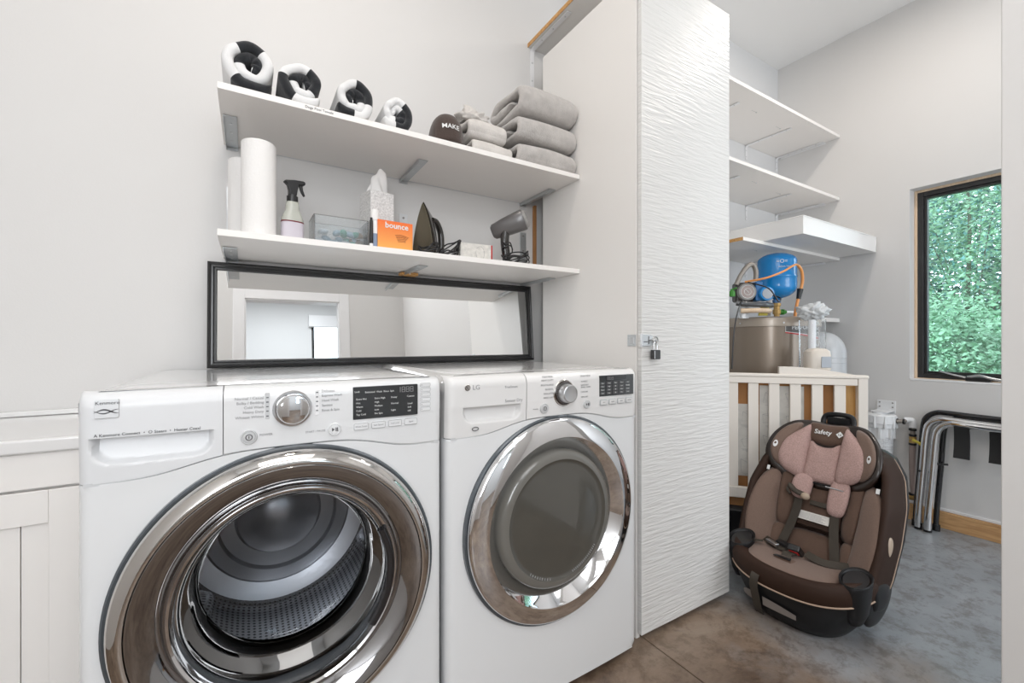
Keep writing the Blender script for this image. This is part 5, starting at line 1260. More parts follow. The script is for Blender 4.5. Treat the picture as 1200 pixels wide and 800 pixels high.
# local +y here points away from the viewer's side? the panel's back is at negative local y
behind('pine_board', 0.002, 0.105, -0.046, -0.026, 0.0, 0.855, 'pine_panel', 'upright pine board showing between the last crib slat and post', 'board')
cbrd = behind('cardboard_sheet', 0.106, L_-0.01, -0.046, -0.030, 0.0, 0.862, 'cardboard', 'brown cardboard panel standing behind the crib slats', 'cardboard')
def sheet(x0, x1, z0, z1, label, seed):
    o = behind('instruction_sheet', x0, x1, -0.0285, -0.0275, z0, z1, 'sheet', label, 'paper', 0)
    rn = random.Random(seed); b = B()
    nx = max(1, int((x1-x0)/0.085)); nz2 = max(1, int((z1-z0)/0.10))
    for i in range(nx):
        for j in range(nz2):
            cx_ = x0+(i+0.5)*(x1-x0)/nx; cz_ = z0+(j+0.5)*(z1-z0)/nz2; w_ = (x1-x0)/nx*0.36; h_ = (z1-z0)/nz2*0.34
            P = [(cx_-w_*rn.uniform(.6, 1), cz_-h_*rn.uniform(.4, 1)), (cx_+w_*rn.uniform(.3, 1), cz_-h_*rn.uniform(.6, 1)), (cx_+w_*rn.uniform(.6, 1), cz_+h_*rn.uniform(0, .6)), (cx_-w_*rn.uniform(0, .5), cz_+h_*rn.uniform(.5, 1))]
            tube(b, [(p[0], -0.0270, p[1]) for p in P], 0.0007, 4, 1, closed=True, smooth=False)
            tube(b, [(P[0][0], -0.0270, P[0][1]), (cx_, -0.0270, cz_+h_*0.2), (P[2][0], -0.0270, P[2][1])], 0.0006, 4, 1, smooth=False)
            for q in range(3): bx(b, cx_-w_*0.9, cx_+w_*rn.uniform(0.1, .9), -0.0274, -0.0268, cz_-h_*(1.15+0.12*q), cz_-h_*(1.15+0.12*q)+0.0012)
    obj('line_drawing', b, 'print_grey', o, kind='stuff')
sheet(0.255, 0.456, 0.400, 0.845, 'upper printed instruction sheet with line drawings behind the crib slats', 2)
sheet(0.460, 0.768, 0.365, 0.745, 'lower left printed instruction sheet behind the crib slats', 5)
behind('crib_under_shade', 0.30, 0.74, 0.022, 0.10, 0.002, 0.225, 'shell_black', 'black box put in for the shade on the floor beneath the crib panel', 'box', 0.01)  # black block placed where only shade lies under the crib

# ---------------- wall water filter and pipe
t = empty('water_filter', (XR, 1.11, 0.62)); tag(t, 'white cartridge water filter housing mounted on the right wall', 'water filter')
fxx = XR-0.085; fyy = 1.108
b = B(); bx(b, XR-0.006, XR-0.001, 1.055, 1.150, 0.625, 0.705); bx(b, fxx-0.03, XR-0.006, 1.060, 1.145, 0.640, 0.646); o = obj('mount_plate', b, 'filter_white', t, bevel=0.002)
b = B()
for yy in (1.070, 1.135):
    for zz in (0.665, 0.692): lathe(b, [(0.005, XR-0.006), (0.004, XR-0.009), (0, XR-0.0095)], 12, 'X', (0, yy, zz))
obj('screw', b, 'iron_grey', o, kind='stuff')
b = B(); lathe(b, [(0.060, 0.545), (0.074, 0.550), (0.076, 0.572), (0.080, 0.575), (0.080, 0.622), (0.074, 0.628), (0.035, 0.632), (0.035, 0.640), (0, 0.640)], 56, c=(fxx, fyy, 0)); hd_ = obj('filter_head', b, 'filter_white', t, smooth=True)
b = B()
for k in range(10):
    a = 2*PI*k/10; x = fxx+0.079*math.cos(a); y = fyy+0.079*math.sin(a); lathe(b, [(0.006, 0.548), (0.007, 0.575), (0.004, 0.618)], 8, c=(x, y, 0))
obj('head_rib', b, 'filter_white', hd_, smooth=True, kind='stuff')
b = B(); lathe(b, [(0, 0.318), (0.035, 0.320), (0.054, 0.328), (0.060, 0.342), (0.066, 0.54), (0.066, 0.552)], 56, c=(fxx, fyy, 0)); obj('sump', b, 'filter_white', t, smooth=True)
b = B()
for k in range(8):
    a = 2*PI*k/8+0.3; x = fxx+0.067*math.cos(a); y = fyy+0.067*math.sin(a); bx(b, x-0.006, x+0.006, y-0.006, y+0.006, 0.485, 0.55)
obj('sump_rib', b, 'filter_white', t, kind='stuff')
b = B()
for k in range(15):
    zz = 0.49-0.0085*k
    if k in (5, 10): continue
    text_into(b, ('CAUTION' if k == 0 else 'Do not exceed limits' if k % 3 else 'Replace cartridge')[:20], 0.0085, FRONT(0, -0.0672+0.0003*k, zz), 'CENTER', extrude=0.0002)
o = obj('lettering', b, 'print_grey', t, normals=False, kind='stuff')
for v in o.data.vertices:
    rr = 0.0672-(v.co.z-0.49)*-0.030; a = math.radians(-122)+v.co.x/rr; v.co = Vector((fxx+rr*math.cos(a), fyy+rr*math.sin(a), v.co.z))
b = B(); tube(b, [(fxx, fyy+0.075, 0.60), (fxx, fyy+0.095, 0.60)], 0.010, 10, 1); obj('inlet_fitting', b, 'black', t, smooth=True)
rebase(t)
t = empty('supply_pipe', (XR-0.03, 0.97, 0.4)); tag(t, 'brown-grey water pipe with brass valve running down from the filter', 'pipe')
px_ = XR-0.035
b = B(); tube(b, [(fxx, fyy-0.082, 0.592), (fxx+0.01, 1.00, 0.598), (px_, 0.985, 0.602)], 0.011, 12, 4); obj('horizontal_pipe', b, 'hose_grey', t, smooth=True)
for yy in (1.028, 0.995): b = B(); lathe(b, [(0.015, yy-0.005), (0.016, yy-0.004), (0.016, yy+0.004), (0.015, yy+0.005)], 16, 'Y', (fxx+0.012, 0, 0.594)); obj('crimp_ring', b, 'black', t, smooth=True)
b = B(); tube(b, [(px_-0.02, 1.0, 0.601), (px_-0.003, 0.972, 0.604), (px_, 0.966, 0.590), (px_, 0.966, 0.560)], 0.0175, 14, 4); obj('elbow', b, 'filter_white', t, smooth=True)
b = B(); tube(b, [(px_, 0.966, 0.565), (px_, 0.966, 0.50)], 0.012, 12, 1, smooth=False); obj('pipe_stub', b, 'hose_grey', t, smooth=True)
b = B(); lathe(b, [(0.014, 0.468), (0.018, 0.470), (0.018, 0.484), (0.014, 0.488), (0.018, 0.492), (0.018, 0.505), (0.014, 0.507)], 8, c=(px_, 0.966, 0)); tube(b, [(px_-0.015, 0.966, 0.487), (px_-0.038, 0.955, 0.487)], 0.007, 8, 1); v_ = obj('brass_valve', b, 'brass', t)
b = B(); tube(b, [(px_-0.036, 0.957, 0.492), (px_-0.040, 0.925, 0.480), (px_-0.040, 0.905, 0.45), (px_-0.040, 0.900, 0.405)], 0.0045, 8, 3, flat=1.8); obj('lever', b, 'yellow', v_, smooth=True)
for zz in (0.548, 0.515, 0.462, 0.163): b = B(); lathe(b, [(0.0175, zz-0.006), (0.0185, zz-0.004), (0.0185, zz+0.004), (0.0175, zz+0.006)], 16, c=(px_, 0.966, 0)); obj('crimp_ring', b, 'black', t, smooth=True)
b = B(); tube(b, [(px_, 0.966, 0.47), (px_, 0.968, 0.38), (px_, 0.966, 0.25), (px_, 0.958, 0.15)], 0.0155, 14, 5); obj('vertical_pipe', b, 'pex', t, smooth=True)
b = B(); tube(b, [(px_, 0.940, 0.143), (px_, 0.99, 0.143)], 0.017, 12, 1); tube(b, [(px_, 0.958, 0.143), (px_, 0.958, 0.16)], 0.016, 12, 1); obj('tee', b, 'brass', t, smooth=True)
b = B(); tube(b, [(px_, 0.99, 0.143), (px_, 1.15, 0.146), (px_, 1.40, 0.150), (px_, 1.70, 0.15)], 0.012, 12, 4); obj('floor_pipe', b, 'pex', t, smooth=True)
rebase(t)

# ---------------- folded chrome tube stand leaning on the wall
t = empty('folded_stand', (3.33, 0.86, 0)); tag(t, 'folded chrome tube stand with black straps leaning against the right wall', 'folding stand')
def stand_tube(name, yo, x0, top, bend_y, m, r=0.0125, yend=0.30, foot=0.0):
    # rises from the floor, bends and runs towards the camera (-Y)
    b = B(); tube(b, [(x0, yo, 0.012), (x0+0.010, yo-0.002, 0.12), (x0+0.035, yo-0.012, 0.35), (x0+0.050, yo-0.020, top-0.10), (x0+0.055, yo-0.035, top-0.035), (x0+0.058, yo-0.075, top-0.004), (x0+0.058, yo-0.125, top), (x0+0.058, yo-0.25, top-0.004), (x0+0.058, yend, top-0.010)], r, 16, 8)
    return obj(name, b, m, t, smooth=True)
# coordinates: y decreases to the right in the picture
stand_tube('leg', 0.912, 3.285, 0.635, 0, 'chrome', 0.0175)
stand_tube('leg', 0.868, 3.275, 0.620, 0, 'chrome', 0.0180)
stand_tube('leg', 0.935, 3.330, 0.668, 0, 'black_gloss', 0.0145)
stand_tube('leg', 0.850, 3.340, 0.648, 0, 'black_gloss', 0.0130)
for yy, xx in ((0.912, 3.285), (0.868, 3.275), (0.935, 3.330), (0.850, 3.340)):
    b = B(); tube(b, [(xx, yy, 0.0005), (xx+0.004, yy, 0.035)], 0.0185, 16, 1, smooth=False); obj('foot', b, 'black', t, smooth=True)
b = B(); tube(b, [(3.325, 0.85, 0.38), (3.345, 0.80, 0.385)], 0.006, 8, 1, smooth=False); tube(b, [(3.295, 0.91, 0.33), (3.35, 0.90, 0.33)], 0.005, 8, 1, smooth=False); obj('pivot_bolt', b, 'black', t, smooth=True, kind='stuff')
for y0_, y1_, zz, xx in ((0.772, 0.712, 0.655, 3.330), (0.640, 0.590, 0.640, 3.345), (0.585, 0.530, 0.63, 3.325)):
    b = B(); tube(b, [(3.342, (y0_+0.004), 0.619), (3.342, (y1_-0.004), 0.617)], 0.019, 14, 1, smooth=False); sl = obj('strap_sleeve', b, 'black_fabric', t, smooth=True)
    b = B(); rows = []
    for i in range(9):
        u = i/8; z = 0.620-0.185*u; bow = 0.012*math.sin(u*PI)
        rows.append([(xx-0.010+bow-0.004, y0_+0.002*u, z), (xx-0.010+bow-0.004, y1_-0.002*u, z), (xx-0.004+bow, y1_-0.002*u, z), (xx-0.004+bow, y0_+0.002*u, z)])
    V = grid(b, rows, closed_u=True); b.faces.new(V[0]); b.faces.new(V[-1]); obj('strap', b, 'black_fabric', t, smooth=True)
rebase(t)

# ============================================================ CHILD CAR SEAT (local: x to the picture's right, y from front to back, z up)
M['tan_grey'] = mat('smoky_tan_plastic', (0.20, 0.175, 0.16), 0.35)
cs = empty('child_car_seat', (1.728, 0.864, 0)); tag(cs, 'brown convertible child car seat with rose headrest pads, standing on the concrete floor', 'car seat')
cs.rotation_euler = (0, 0, -PI/2 + math.radians(3))
LEAN_ = 0.552; NY, NZ = -0.875, 0.485
def yb(h): return 0.205+(h-0.14)*LEAN_
def cv(x, k=0.13, p=2.4): return k*(min(1.3, abs(x)/0.26))**p
def BW(off=0.0, k=0.13, p=2.4):
    return lambda u, v, w_: (u, yb(v)-cv(u, k, p)+NY*(w_+off), v+NZ*(w_+off))
def mirror_pts(P): return P+[(-x, h) for x, h in P[::-1]]
def pad(name, outline, warp, thick, m, parent=cs, label=None, **k):
    b = B(); pillow(b, outline, warp, thick, **k); return obj(name, b, m, parent, smooth='all', label=label)
# outer shell of the back: a dished plastic tub
prof_h = [(0.190, 0.055), (0.208, 0.10), (0.228, 0.20), (0.238, 0.32), (0.237, 0.44), (0.218, 0.54), (0.180, 0.60), (0.12, 0.635), (0.0, 0.64)]
def hw(h):
    for (a, ha), (c, hc) in zip(prof_h, prof_h[1:]):
        if ha <= h <= hc: t_ = (h-ha)/(hc-ha); return a+(c-a)*t_
    return prof_h[0][0]
NS = 30
def fw_(h): return 0.150*min(1, (h+0.02)/0.16)*(1-0.55*max(0, (h-0.42)/0.22)**1.5)
b = B(); rows = []
for i in range(NS+1):
    h = 0.055+0.583*i/NS; W_ = hw(h)
    P = smooth_path([(-(W_+0.019), yb(h)+0.022, h), (-(W_+0.012), yb(h)+0.062, h), (-0.62*W_, yb(h)+0.090, h), (0, yb(h)+0.095, h), (0.62*W_, yb(h)+0.090, h), (W_+0.012, yb(h)+0.062, h), (W_+0.019, yb(h)+0.022, h)], 4)
    rows.append(P)
grid(b, rows); sh = obj('back_shell', b, 'shell_black', cs, smooth='all'); md = sh.modifiers.new('t', 'SOLIDIFY'); md.thickness = 0.008; md.offset = 0
b = B(); rows = [[(0.74*hw(h)*u, yb(h)+0.006, h) for u in (-1, -0.5, 0, 0.5, 1)] for h in (0.08+0.55*i/12 for i in range(13))]
grid(b, rows); o = obj('back_liner', b, 'fab_dark', cs, smooth='all'); md = o.modifiers.new('t', 'SOLIDIFY'); md.thickness = 0.006
for s in (-1, 1):
    rr = []; pp = []
    for i in range(NS+1):
        h = 0.075+0.545*i/NS; W_ = hw(h); f = fw_(h); y0 = yb(h)
        P = smooth_path([(s*0.72*W_, y0+0.004, h), (s*0.86*W_, y0-0.30*f, h+0.004), (s*(W_-0.014), y0-0.80*f, h+0.010), (s*(W_-0.002), y0+0.012-f, h+0.013), (s*(W_+0.010), y0+0.022-f, h+0.012), (s*(W_+0.019), y0+0.040-0.75*f, h+0.008), (s*(W_+0.024), y0+0.035-0.35*f, h+0.004), (s*(W_+0.020), y0+0.024, h)], 4)
        rr.append(P); pp.append(P[-1])
    b = B(); grid(b, rr); o = obj('wing_cover', b, 'fab_dark', cs, smooth='all')
    md = o.modifiers.new('t', 'SOLIDIFY'); md.thickness = 0.005; md.offset = 0
    b = B(); tube(b, [(p[0]+s*0.003, p[1]-0.002, p[2]) for p in pp[1:-1:2]], 0.0028, 8, 2); obj('piping', b, 'piping', cs, smooth=True, label='tan piping')
    # inner bolster
    pad('side_bolster', [(s*x, h) for x, h in ((0.128, 0.16), (0.19, 0.15), (0.222, 0.22), (0.236, 0.33), (0.226, 0.44), (0.190, 0.50), (0.150, 0.49), (0.142, 0.36), (0.134, 0.25))], BW(0.002, 0.15, 2.2), 0.042, 'fab_taupe')
    pad('bolster_insert', [(s*x, h) for x, h in ((0.088, 0.30), (0.135, 0.29), (0.150, 0.40), (0.148, 0.50), (0.10, 0.52), (0.088, 0.42))], BW(0.004, 0.15, 2.2), 0.034, 'fab_brown')
    pad('hip_bolster', [(s*x, h) for x, h in ((0.100, 0.175), (0.138, 0.165), (0.150, 0.23), (0.140, 0.285), (0.102, 0.280), (0.095, 0.23))], BW(0.004, 0.15, 2.2), 0.030, 'fab_brown')
    # tan oval rotation levers on the wings
    b = B(); bmesh.ops.create_uvsphere(b, u_segments=24, v_segments=14, radius=1)
    for v in b.verts: v.co = Vector((v.co.x*0.008, v.co.y*0.019, v.co.z*0.040))
    bmesh.ops.transform(b, matrix=Matrix.Translation((s*0.252, yb(0.325)-0.092, 0.333)) @ Matrix.Rotation(s*math.radians(-20), 4, 'Z') @ Matrix.Rotation(math.radians(-16), 4, 'X'), verts=b.verts); obj('side_lever', b, 'tan', cs, smooth='all', label='tan oval lever')
    b = B(); bx(b, -0.006, 0.006, -0.001, 0.001, -0.010, 0.010); b.transform(Matrix.Translation((s*0.198, yb(0.49)-0.096, 0.505)) @ Matrix.Rotation(math.radians(-28), 4, 'X')); obj('side_tab', b, 'print_white', cs, bevel=0.0005)
pad('back_cushion', mirror_pts([(0.0, 0.295), (0.06, 0.295), (0.085, 0.33), (0.088, 0.42), (0.085, 0.52), (0.0, 0.54)])[1:-1] + [(0, 0.295)], BW(0.004), 0.030, 'fab_brown')
pad('lumbar_cushion', [(-0.10, 0.165), (0.0, 0.160), (0.10, 0.165), (0.098, 0.23), (0.085, 0.275), (0.0, 0.282), (-0.085, 0.275), (-0.098, 0.23)], BW(0.004), 0.030, 'fab_brown')
# label and harness yoke
b = B(); bx(b, -0.066, 0.052, -0.0015, 0.0015, -0.018, 0.018); b.transform(Matrix.Translation((0, yb(0.325)+NY*0.046, 0.325+NZ*0.046)) @ Matrix.Rotation(math.radians(-38), 4, 'X')); lb_ = obj('warning_label', b, 'sheet', cs, bevel=0.0006)
b = B()
for k in range(7): bx(b, -0.055, 0.040-0.008*(k % 3), -0.0022, -0.0012, -0.013+0.004*k, -0.0118+0.004*k)
b.transform(Matrix.Translation((0, yb(0.325)+NY*0.046, 0.325+NZ*0.046)) @ Matrix.Rotation(math.radians(-38), 4, 'X')); obj('lettering', b, 'print_grey', lb_, kind='stuff')
b = B(); bx(b, -0.072, 0.060, 0.0, 0.010, -0.040, -0.018); b.transform(Matrix.Translation((0, yb(0.325)+NY*0.040, 0.325+NZ*0.040)) @ Matrix.Rotation(math.radians(-38), 4, 'X')); obj('label_flap', b, 'fab_dark', cs, bevel=0.003)
def ribbon(name, pts, w_, m, parent=cs, th=0.0025, side=(1, 0, 0), n=6):
    P = smooth_path(pts, n); rows = []
    for i, p in enumerate(P):
        a = P[max(0, i-1)]; c = P[min(len(P)-1, i+1)]; d = (c-a).normalized(); sd = Vector(side); sd = (sd-d*sd.dot(d)).normalized(); nn = d.cross(sd)
        rows.append([p+sd*w_/2+nn*th/2, p-sd*w_/2+nn*th/2, p-sd*w_/2-nn*th/2, p+sd*w_/2-nn*th/2])
    b = B(); V = grid(b, rows, closed_u=True); b.faces.new(V[0]); b.faces.new(V[-1]); return obj(name, b, m, parent, smooth=True)
def bp_(x, h, off): return (x, yb(h)-cv(x)+NY*off, h+NZ*off)
for s in (-1, 1):
    ribbon('shoulder_strap', [bp_(s*0.062, 0.545, 0.030), bp_(s*0.066, 0.49, 0.052), bp_(s*0.068, 0.42, 0.055), bp_(s*0.068, 0.35, 0.050), bp_(s*0.078, 0.28, 0.046), bp_(s*0.095, 0.21, 0.045), bp_(s*0.098, 0.165, 0.045)], 0.032, 'strap')
pad('harness_pad', [(-0.094, 0.392), (-0.066, 0.380), (-0.036, 0.388), (-0.028, 0.43), (-0.032, 0.470), (-0.060, 0.479), (-0.092, 0.470), (-0.102, 0.43)], BW(0.054), 0.016, 'fab_rose', back=0.006, label='rose harness pad')
pad('harness_pad', [(0.040, 0.360), (0.068, 0.348), (0.098, 0.362), (0.107, 0.42), (0.102, 0.468), (0.072, 0.480), (0.040, 0.468), (0.033, 0.42)], BW(0.054), 0.016, 'fab_rose', back=0.006, label='rose harness pad')
# chest clip hanging open on the left strap
b = B(); tube(b, [bp_(-0.098, 0.418, 0.078), bp_(-0.075, 0.400, 0.082), bp_(-0.045, 0.392, 0.082)], 0.013, 12, 4, flat=0.7); tube(b, [bp_(-0.098, 0.424, 0.078), bp_(-0.102, 0.400, 0.080), bp_(-0.088, 0.385, 0.082)], 0.006, 10, 4); obj('chest_clip', b, 'strap', cs, smooth=True, kind='stuff')
b = B(); bmesh.ops.create_uvsphere(b, u_segments=20, v_segments=12, radius=0.0155); b.transform(Matrix.Translation(bp_(-0.034, 0.386, 0.086)) @ Matrix.Diagonal((1.15, 0.8, 0.95, 1))); obj('clip_button', b, 'tan', cs, smooth='all', label='olive-tan clip button')
b = B(); bx(b, -0.030, 0.034, -0.006, 0.006, -0.010, 0.010); b.transform(Matrix.Translation(bp_(0.004, 0.375, 0.050)) @ Matrix.Rotation(math.radians(-30), 4, 'X')); obj('harness_yoke', b, 'strap', cs, bevel=0.003)
# base
def sup(cx, cy, hx, hy_, z, e=2.8, n=56, tilt=0.0):
    return [(cx+hx*math.copysign(abs(math.cos(q))**(2/e), math.cos(q)), cy+hy_*math.copysign(abs(math.sin(q))**(2/e), math.sin(q)), z) for q in [2*PI*k/n for k in range(n)]]
b = B(); rows = [sup(0, 0.215, 0.135, 0.165, 0.001), sup(0, 0.215, 0.160, 0.205, 0.006), sup(0, 0.21, 0.180, 0.225, 0.035), sup(0, 0.205, 0.205, 0.232, 0.075), sup(0, 0.200, 0.225, 0.238, 0.115), sup(0, 0.200, 0.236, 0.240, 0.150), sup(0, 0.205, 0.230, 0.232, 0.175)]
V = grid(b, rows, closed_u=True); b.faces.new(V[0]); b.faces.new(V[-1]); obj('base', b, 'shell_black', cs, smooth='all')
def front_ring(off, z0, z1, y_extra=0.0):      # outline of the seat front, open toward the back
    pts = []
    for k in range(41):
        q = PI+PI*k/40; e = 2.6; pts.append((0.238*math.copysign(abs(math.cos(q))**(2/e), math.cos(q))*(1+off), 0.16+0.205*math.copysign(abs(math.sin(q))**(2/e), math.sin(q))*(1+off)+y_extra))
    return pts
rows = []
for off, z in ((0.0, 0.138), (0.035, 0.150), (0.042, 0.178), (0.025, 0.203), (-0.02, 0.216), (-0.10, 0.218), (-0.2, 0.208)):
    rows.append([(x, y, z+0.030*(abs(x)/0.24)**2.2) for x, y in front_ring(off, 0, 0)])
b = B(); grid(b, rows); o = obj('front_band', b, 'fab_dark', cs, smooth='all', label='dark brown front band')
b = B(); tube(b, [(x, y, 0.144+0.030*(abs(x)/0.24)**2.2) for x, y in front_ring(0.03, 0, 0)][1:-1:2], 0.003, 8, 2); obj('piping', b, 'piping', cs, smooth=True, label='tan piping')
# seat cushion
def SWp(u, v, w_): return (u, v, 0.186+w_+0.040*(abs(u)/0.2)**2.6-0.05*max(0, (v-0.12))**1.0)
pad('seat_cushion', [(-0.158, 0.03), (-0.125, -0.026), (0.0, -0.043), (0.125, -0.026), (0.158, 0.03), (0.175, 0.14), (0.15, 0.25), (0.0, 0.27), (-0.15, 0.25), (-0.175, 0.14)], SWp, 0.034, 'fab_taupe', rings=12, power=4)
pad('crotch_flap', [(-0.078, 0.052), (0.0, 0.048), (0.012, 0.052), (0.014, 0.098), (-0.03, 0.104), (-0.078, 0.098)], SWp, 0.043, 'fab_brown', back=-0.02)
b = B(); prism(b, [(-0.066, 0.056), (-0.002, 0.056), (-0.006, 0.074), (-0.060, 0.070)], 0.2285, 0.2305, 'XY'); obj('flap_slit', b, 'black', cs)
# buckle and its straps
b = B(); bx(b, -0.022, 0.022, -0.013, 0.013, -0.030, 0.030); b.transform(Matrix.Translation((-0.020, 0.145, 0.238)) @ Matrix.Rotation(math.radians(48), 4, 'X')); bk = obj('buckle', b, 'black', cs, bevel=0.005)
b = B(); bx(b, -0.016, 0.016, -0.0155, -0.010, -0.004, 0.020); b.transform(Matrix.Translation((-0.020, 0.145, 0.238)) @ Matrix.Rotation(math.radians(48), 4, 'X')); obj('release_button', b, 'red', bk, bevel=0.002, label='red release button')
ribbon('crotch_strap', [(-0.03, 0.080, 0.226), (-0.03, 0.100, 0.238), (-0.022, 0.128, 0.232)], 0.034, 'strap')
for s, lx in ((-1, -0.115), (1, 0.1)):
    ribbon('hip_strap', [(s*0.15, 0.17, 0.235), (s*0.115, 0.145, 0.236), (s*0.075, 0.135, 0.234), (s*0.035-0.02, 0.145, 0.240)], 0.030, 'strap', side=(0, 0.8, 0.5))
b = B(); bx(b, -0.028, 0.028, -0.009, 0.009, -0.006, 0.006); b.transform(Matrix.Translation((-0.100, 0.125, 0.246)) @ Matrix.Rotation(math.radians(-25), 4, 'Z')); obj('buckle_tongue', b, 'steel', cs, bevel=0.003)
b = B(); bx(b, -0.030, 0.030, -0.014, 0.014, -0.008, 0.008); b.transform(Matrix.Translation((-0.065, 0.150, 0.245)) @ Matrix.Rotation(math.radians(-15), 4, 'Z')); obj('buckle_half', b, 'black', cs, bevel=0.004)
# cup holders and arms
for s in (-1, 1):
    b = B()
    def oval(r, z, cx=0.200, cy=0.075, ex=1.0): return [(s*(cx+r*0.80*math.cos(q)), cy+r*1.12*math.sin(q), z+(0.012 if z > 0.1 else 0)*math.sin(q)) for q in [2*PI*k/40 for k in range(40)]]
    rows = [oval(0.030, 0.105), oval(0.044, 0.135), oval(0.052, 0.18), oval(0.056, 0.225), oval(0.058, 0.243), oval(0.055, 0.249), oval(0.050, 0.246), oval(0.046, 0.20), oval(0.042, 0.15), oval(0.02, 0.145)]
    V = grid(b, rows, closed_u=True); b.faces.new(V[0]); b.faces.new(V[-1]); ch = obj('cup_holder', b, 'shell_black', cs, smooth='all')
    b = B(); tube(b, [Vector(p) for p in oval(0.0565, 0.2485)], 0.002, 8, 1, closed=True, smooth=False); obj('rim', b, 'shell_black', ch, smooth=True)
    b = B(); b.faces.new([b.verts.new(p) for p in [(s*(0.200+0.045*0.80*math.cos(q)), 0.075+0.045*1.12*math.sin(q), 0.2425+0.012*math.sin(q)) for q in [2*PI*k/40 for k in range(40)]]]); obj('cup_well', b, 'black', ch)
    b = B(); rows = []
    for i in range(10):
        u = i/9; cx_, cy_, cz_ = s*(0.222+0.015*math.sin(u*PI)), 0.11+0.16*u, 0.200-0.02*u+0.02*u*u
        rows.append([(cx_+0.024*(1-0.2*u)*math.cos(q), cy_, cz_-0.02+0.062*(1-0.1*u)*math.sin(q)) for q in [2*PI*k/20 for k in range(20)]])
    V = grid(b, rows, closed_u=True); b.faces.new(V[0]); b.faces.new(V[-1]); obj('arm_rest', b, 'shell_black', cs, smooth='all')
    # side skirt of the lower shell
    b = B(); bmesh.ops.create_uvsphere(b, u_segments=24, v_segments=14, radius=1); b.transform(Matrix.Translation((s*0.222, 0.205, 0.145)) @ Matrix.Rotation(math.radians(14), 4, 'X') @ Matrix.Diagonal((0.026, 0.135, 0.075, 1))); obj('side_skirt', b, 'shell_black', cs, smooth='all')
# recline windows and front strap
def base_front(x, z): return 0.200-0.236*(max(0.02, 1-(abs(x)/0.215)**2.8))**(1/2.8)*(0.93+0.07*min(1, z/0.12))-0.0015
for x0_, x1_ in ((-0.150, -0.095), (-0.062, 0.055)):
    b = B(); rows = []
    for j in range(7):
        v = j/6; row = []
        for i in range(13):
            u = i/12; x = x0_+(x1_-x0_)*u; z = 0.062+0.034*v*(0.55+0.45*math.sin(PI*min(1, (u if x0_ > -0.1 else 1-u)*0.5+0.5)))
            row.append((x, base_front(x, z)-0.006, z))
        rows.append(row)
    grid(b, rows); obj('recline_window', b, 'tan_grey', cs, smooth='all', label='grey recline window')
ribbon('front_strap', [(-0.080, 0.0, 0.196), (-0.082, -0.050, 0.178), (-0.084, -0.060, 0.14), (-0.084, -0.045, 0.09), (-0.084, -0.030, 0.045), (-0.084, -0.010, 0.012)], 0.030, 'strap')
ribbon('front_strap', [(-0.215, 0.06, 0.235), (-0.170, 0.085, 0.242), (-0.13, 0.11, 0.246)], 0.020, 'strap', side=(0, 1, 0))
# headrest
hr = empty('headrest_pivot'); bpy.data.objects.remove(hr)
HXc = -0.012
def HW(off, k=0.105, p=2.3):
    return lambda u, v, w_: (u+HXc, yb(v)-0.030-k*(abs(u)/0.23)**p+NY*(w_+off)*(1-0.35*min(1, abs(u)/0.23)), v+NZ*(w_+off)*0.9)
hs = [(0.0, 0.445), (0.10, 0.462), (0.160, 0.490), (0.200, 0.540), (0.210, 0.595), (0.194, 0.655), (0.150, 0.700), (0.09, 0.712), (0.0, 0.705)]
full = hs + [(-x, h) for x, h in hs[-2:0:-1]]
b = B(); pillow(b, full, HW(0.0), 0.020, rings=10, power=5, back=0.030, edge=0.4); hso = obj('headrest_shell', b, 'shell', cs, smooth='all', label='glossy dark headrest shell')
for s in (-1, 1):
    o = pad('headrest_wing', [(s*x, h) for x, h in ((0.130, 0.510), (0.160, 0.518), (0.184, 0.55), (0.192, 0.595), (0.178, 0.645), (0.144, 0.682), (0.100, 0.690), (0.120, 0.62), (0.150, 0.56))], HW(0.022), 0.026, 'fab_taupe', back=0.01)
    pad('headrest_side_pad', [(s*x, h) for x, h in ((0.062, 0.478), (0.12, 0.490), (0.150, 0.52), (0.160, 0.560), (0.145, 0.620), (0.095, 0.668), (0.062, 0.682), (0.058, 0.58))], HW(0.030), 0.036, 'fab_rose', back=0.01, label='rose side pad')
    b = B(); n_ = 18
    pillow(b, [(s*0.172+0.010*math.cos(a)*0.8, 0.590+0.014*math.sin(a)) for a in [2*PI*k/n_ for k in range(n_)]], HW(0.050), 0.0015, rings=2, sm=0); obj('wing_logo', b, 'print_white', cs, label='small white round mark')
    b = B(); pillow(b, [(s*0.172+0.004*math.cos(a), 0.592+0.005*math.sin(a)) for a in [2*PI*k/10 for k in range(10)]], HW(0.053), 0.001, rings=1, sm=0); obj('wing_logo_dot', b, 'fab_brown', cs)
pad('headrest_centre_pad', [(-0.060, 0.475), (0, 0.468), (0.060, 0.475), (0.062, 0.54), (0.060, 0.622), (0.03, 0.608), (0, 0.603), (-0.03, 0.608), (-0.060, 0.622), (-0.062, 0.54)], HW(0.026), 0.024, 'fab_rose', back=0.01, sm=3, label='rose centre pad')
pad('headrest_top_pad', [(-0.064, 0.630), (-0.03, 0.616), (0, 0.611), (0.03, 0.616), (0.064, 0.630), (0.072, 0.672), (0.066, 0.698), (0, 0.694), (-0.066, 0.698), (-0.072, 0.672)], HW(0.026), 0.024, 'fab_brown', back=0.01, sm=3, label='brown top pad with logo')
def head_text(s_, size, x0, h0, name, bold=0.0004):
    b = B(); text_into(b, s_, size, Matrix.Identity(4), 'CENTER', 0.0004, bold=bold)
    for v in b.verts:
        f = HW(0.0525); v.co = Vector(f(v.co.x+x0, h0+v.co.y*0.9, v.co.z))
    return obj(name, b, 'print_white', cs, normals=False, kind='stuff')
head_text('Safety', 0.027, -0.012, 0.656, 'lettering')
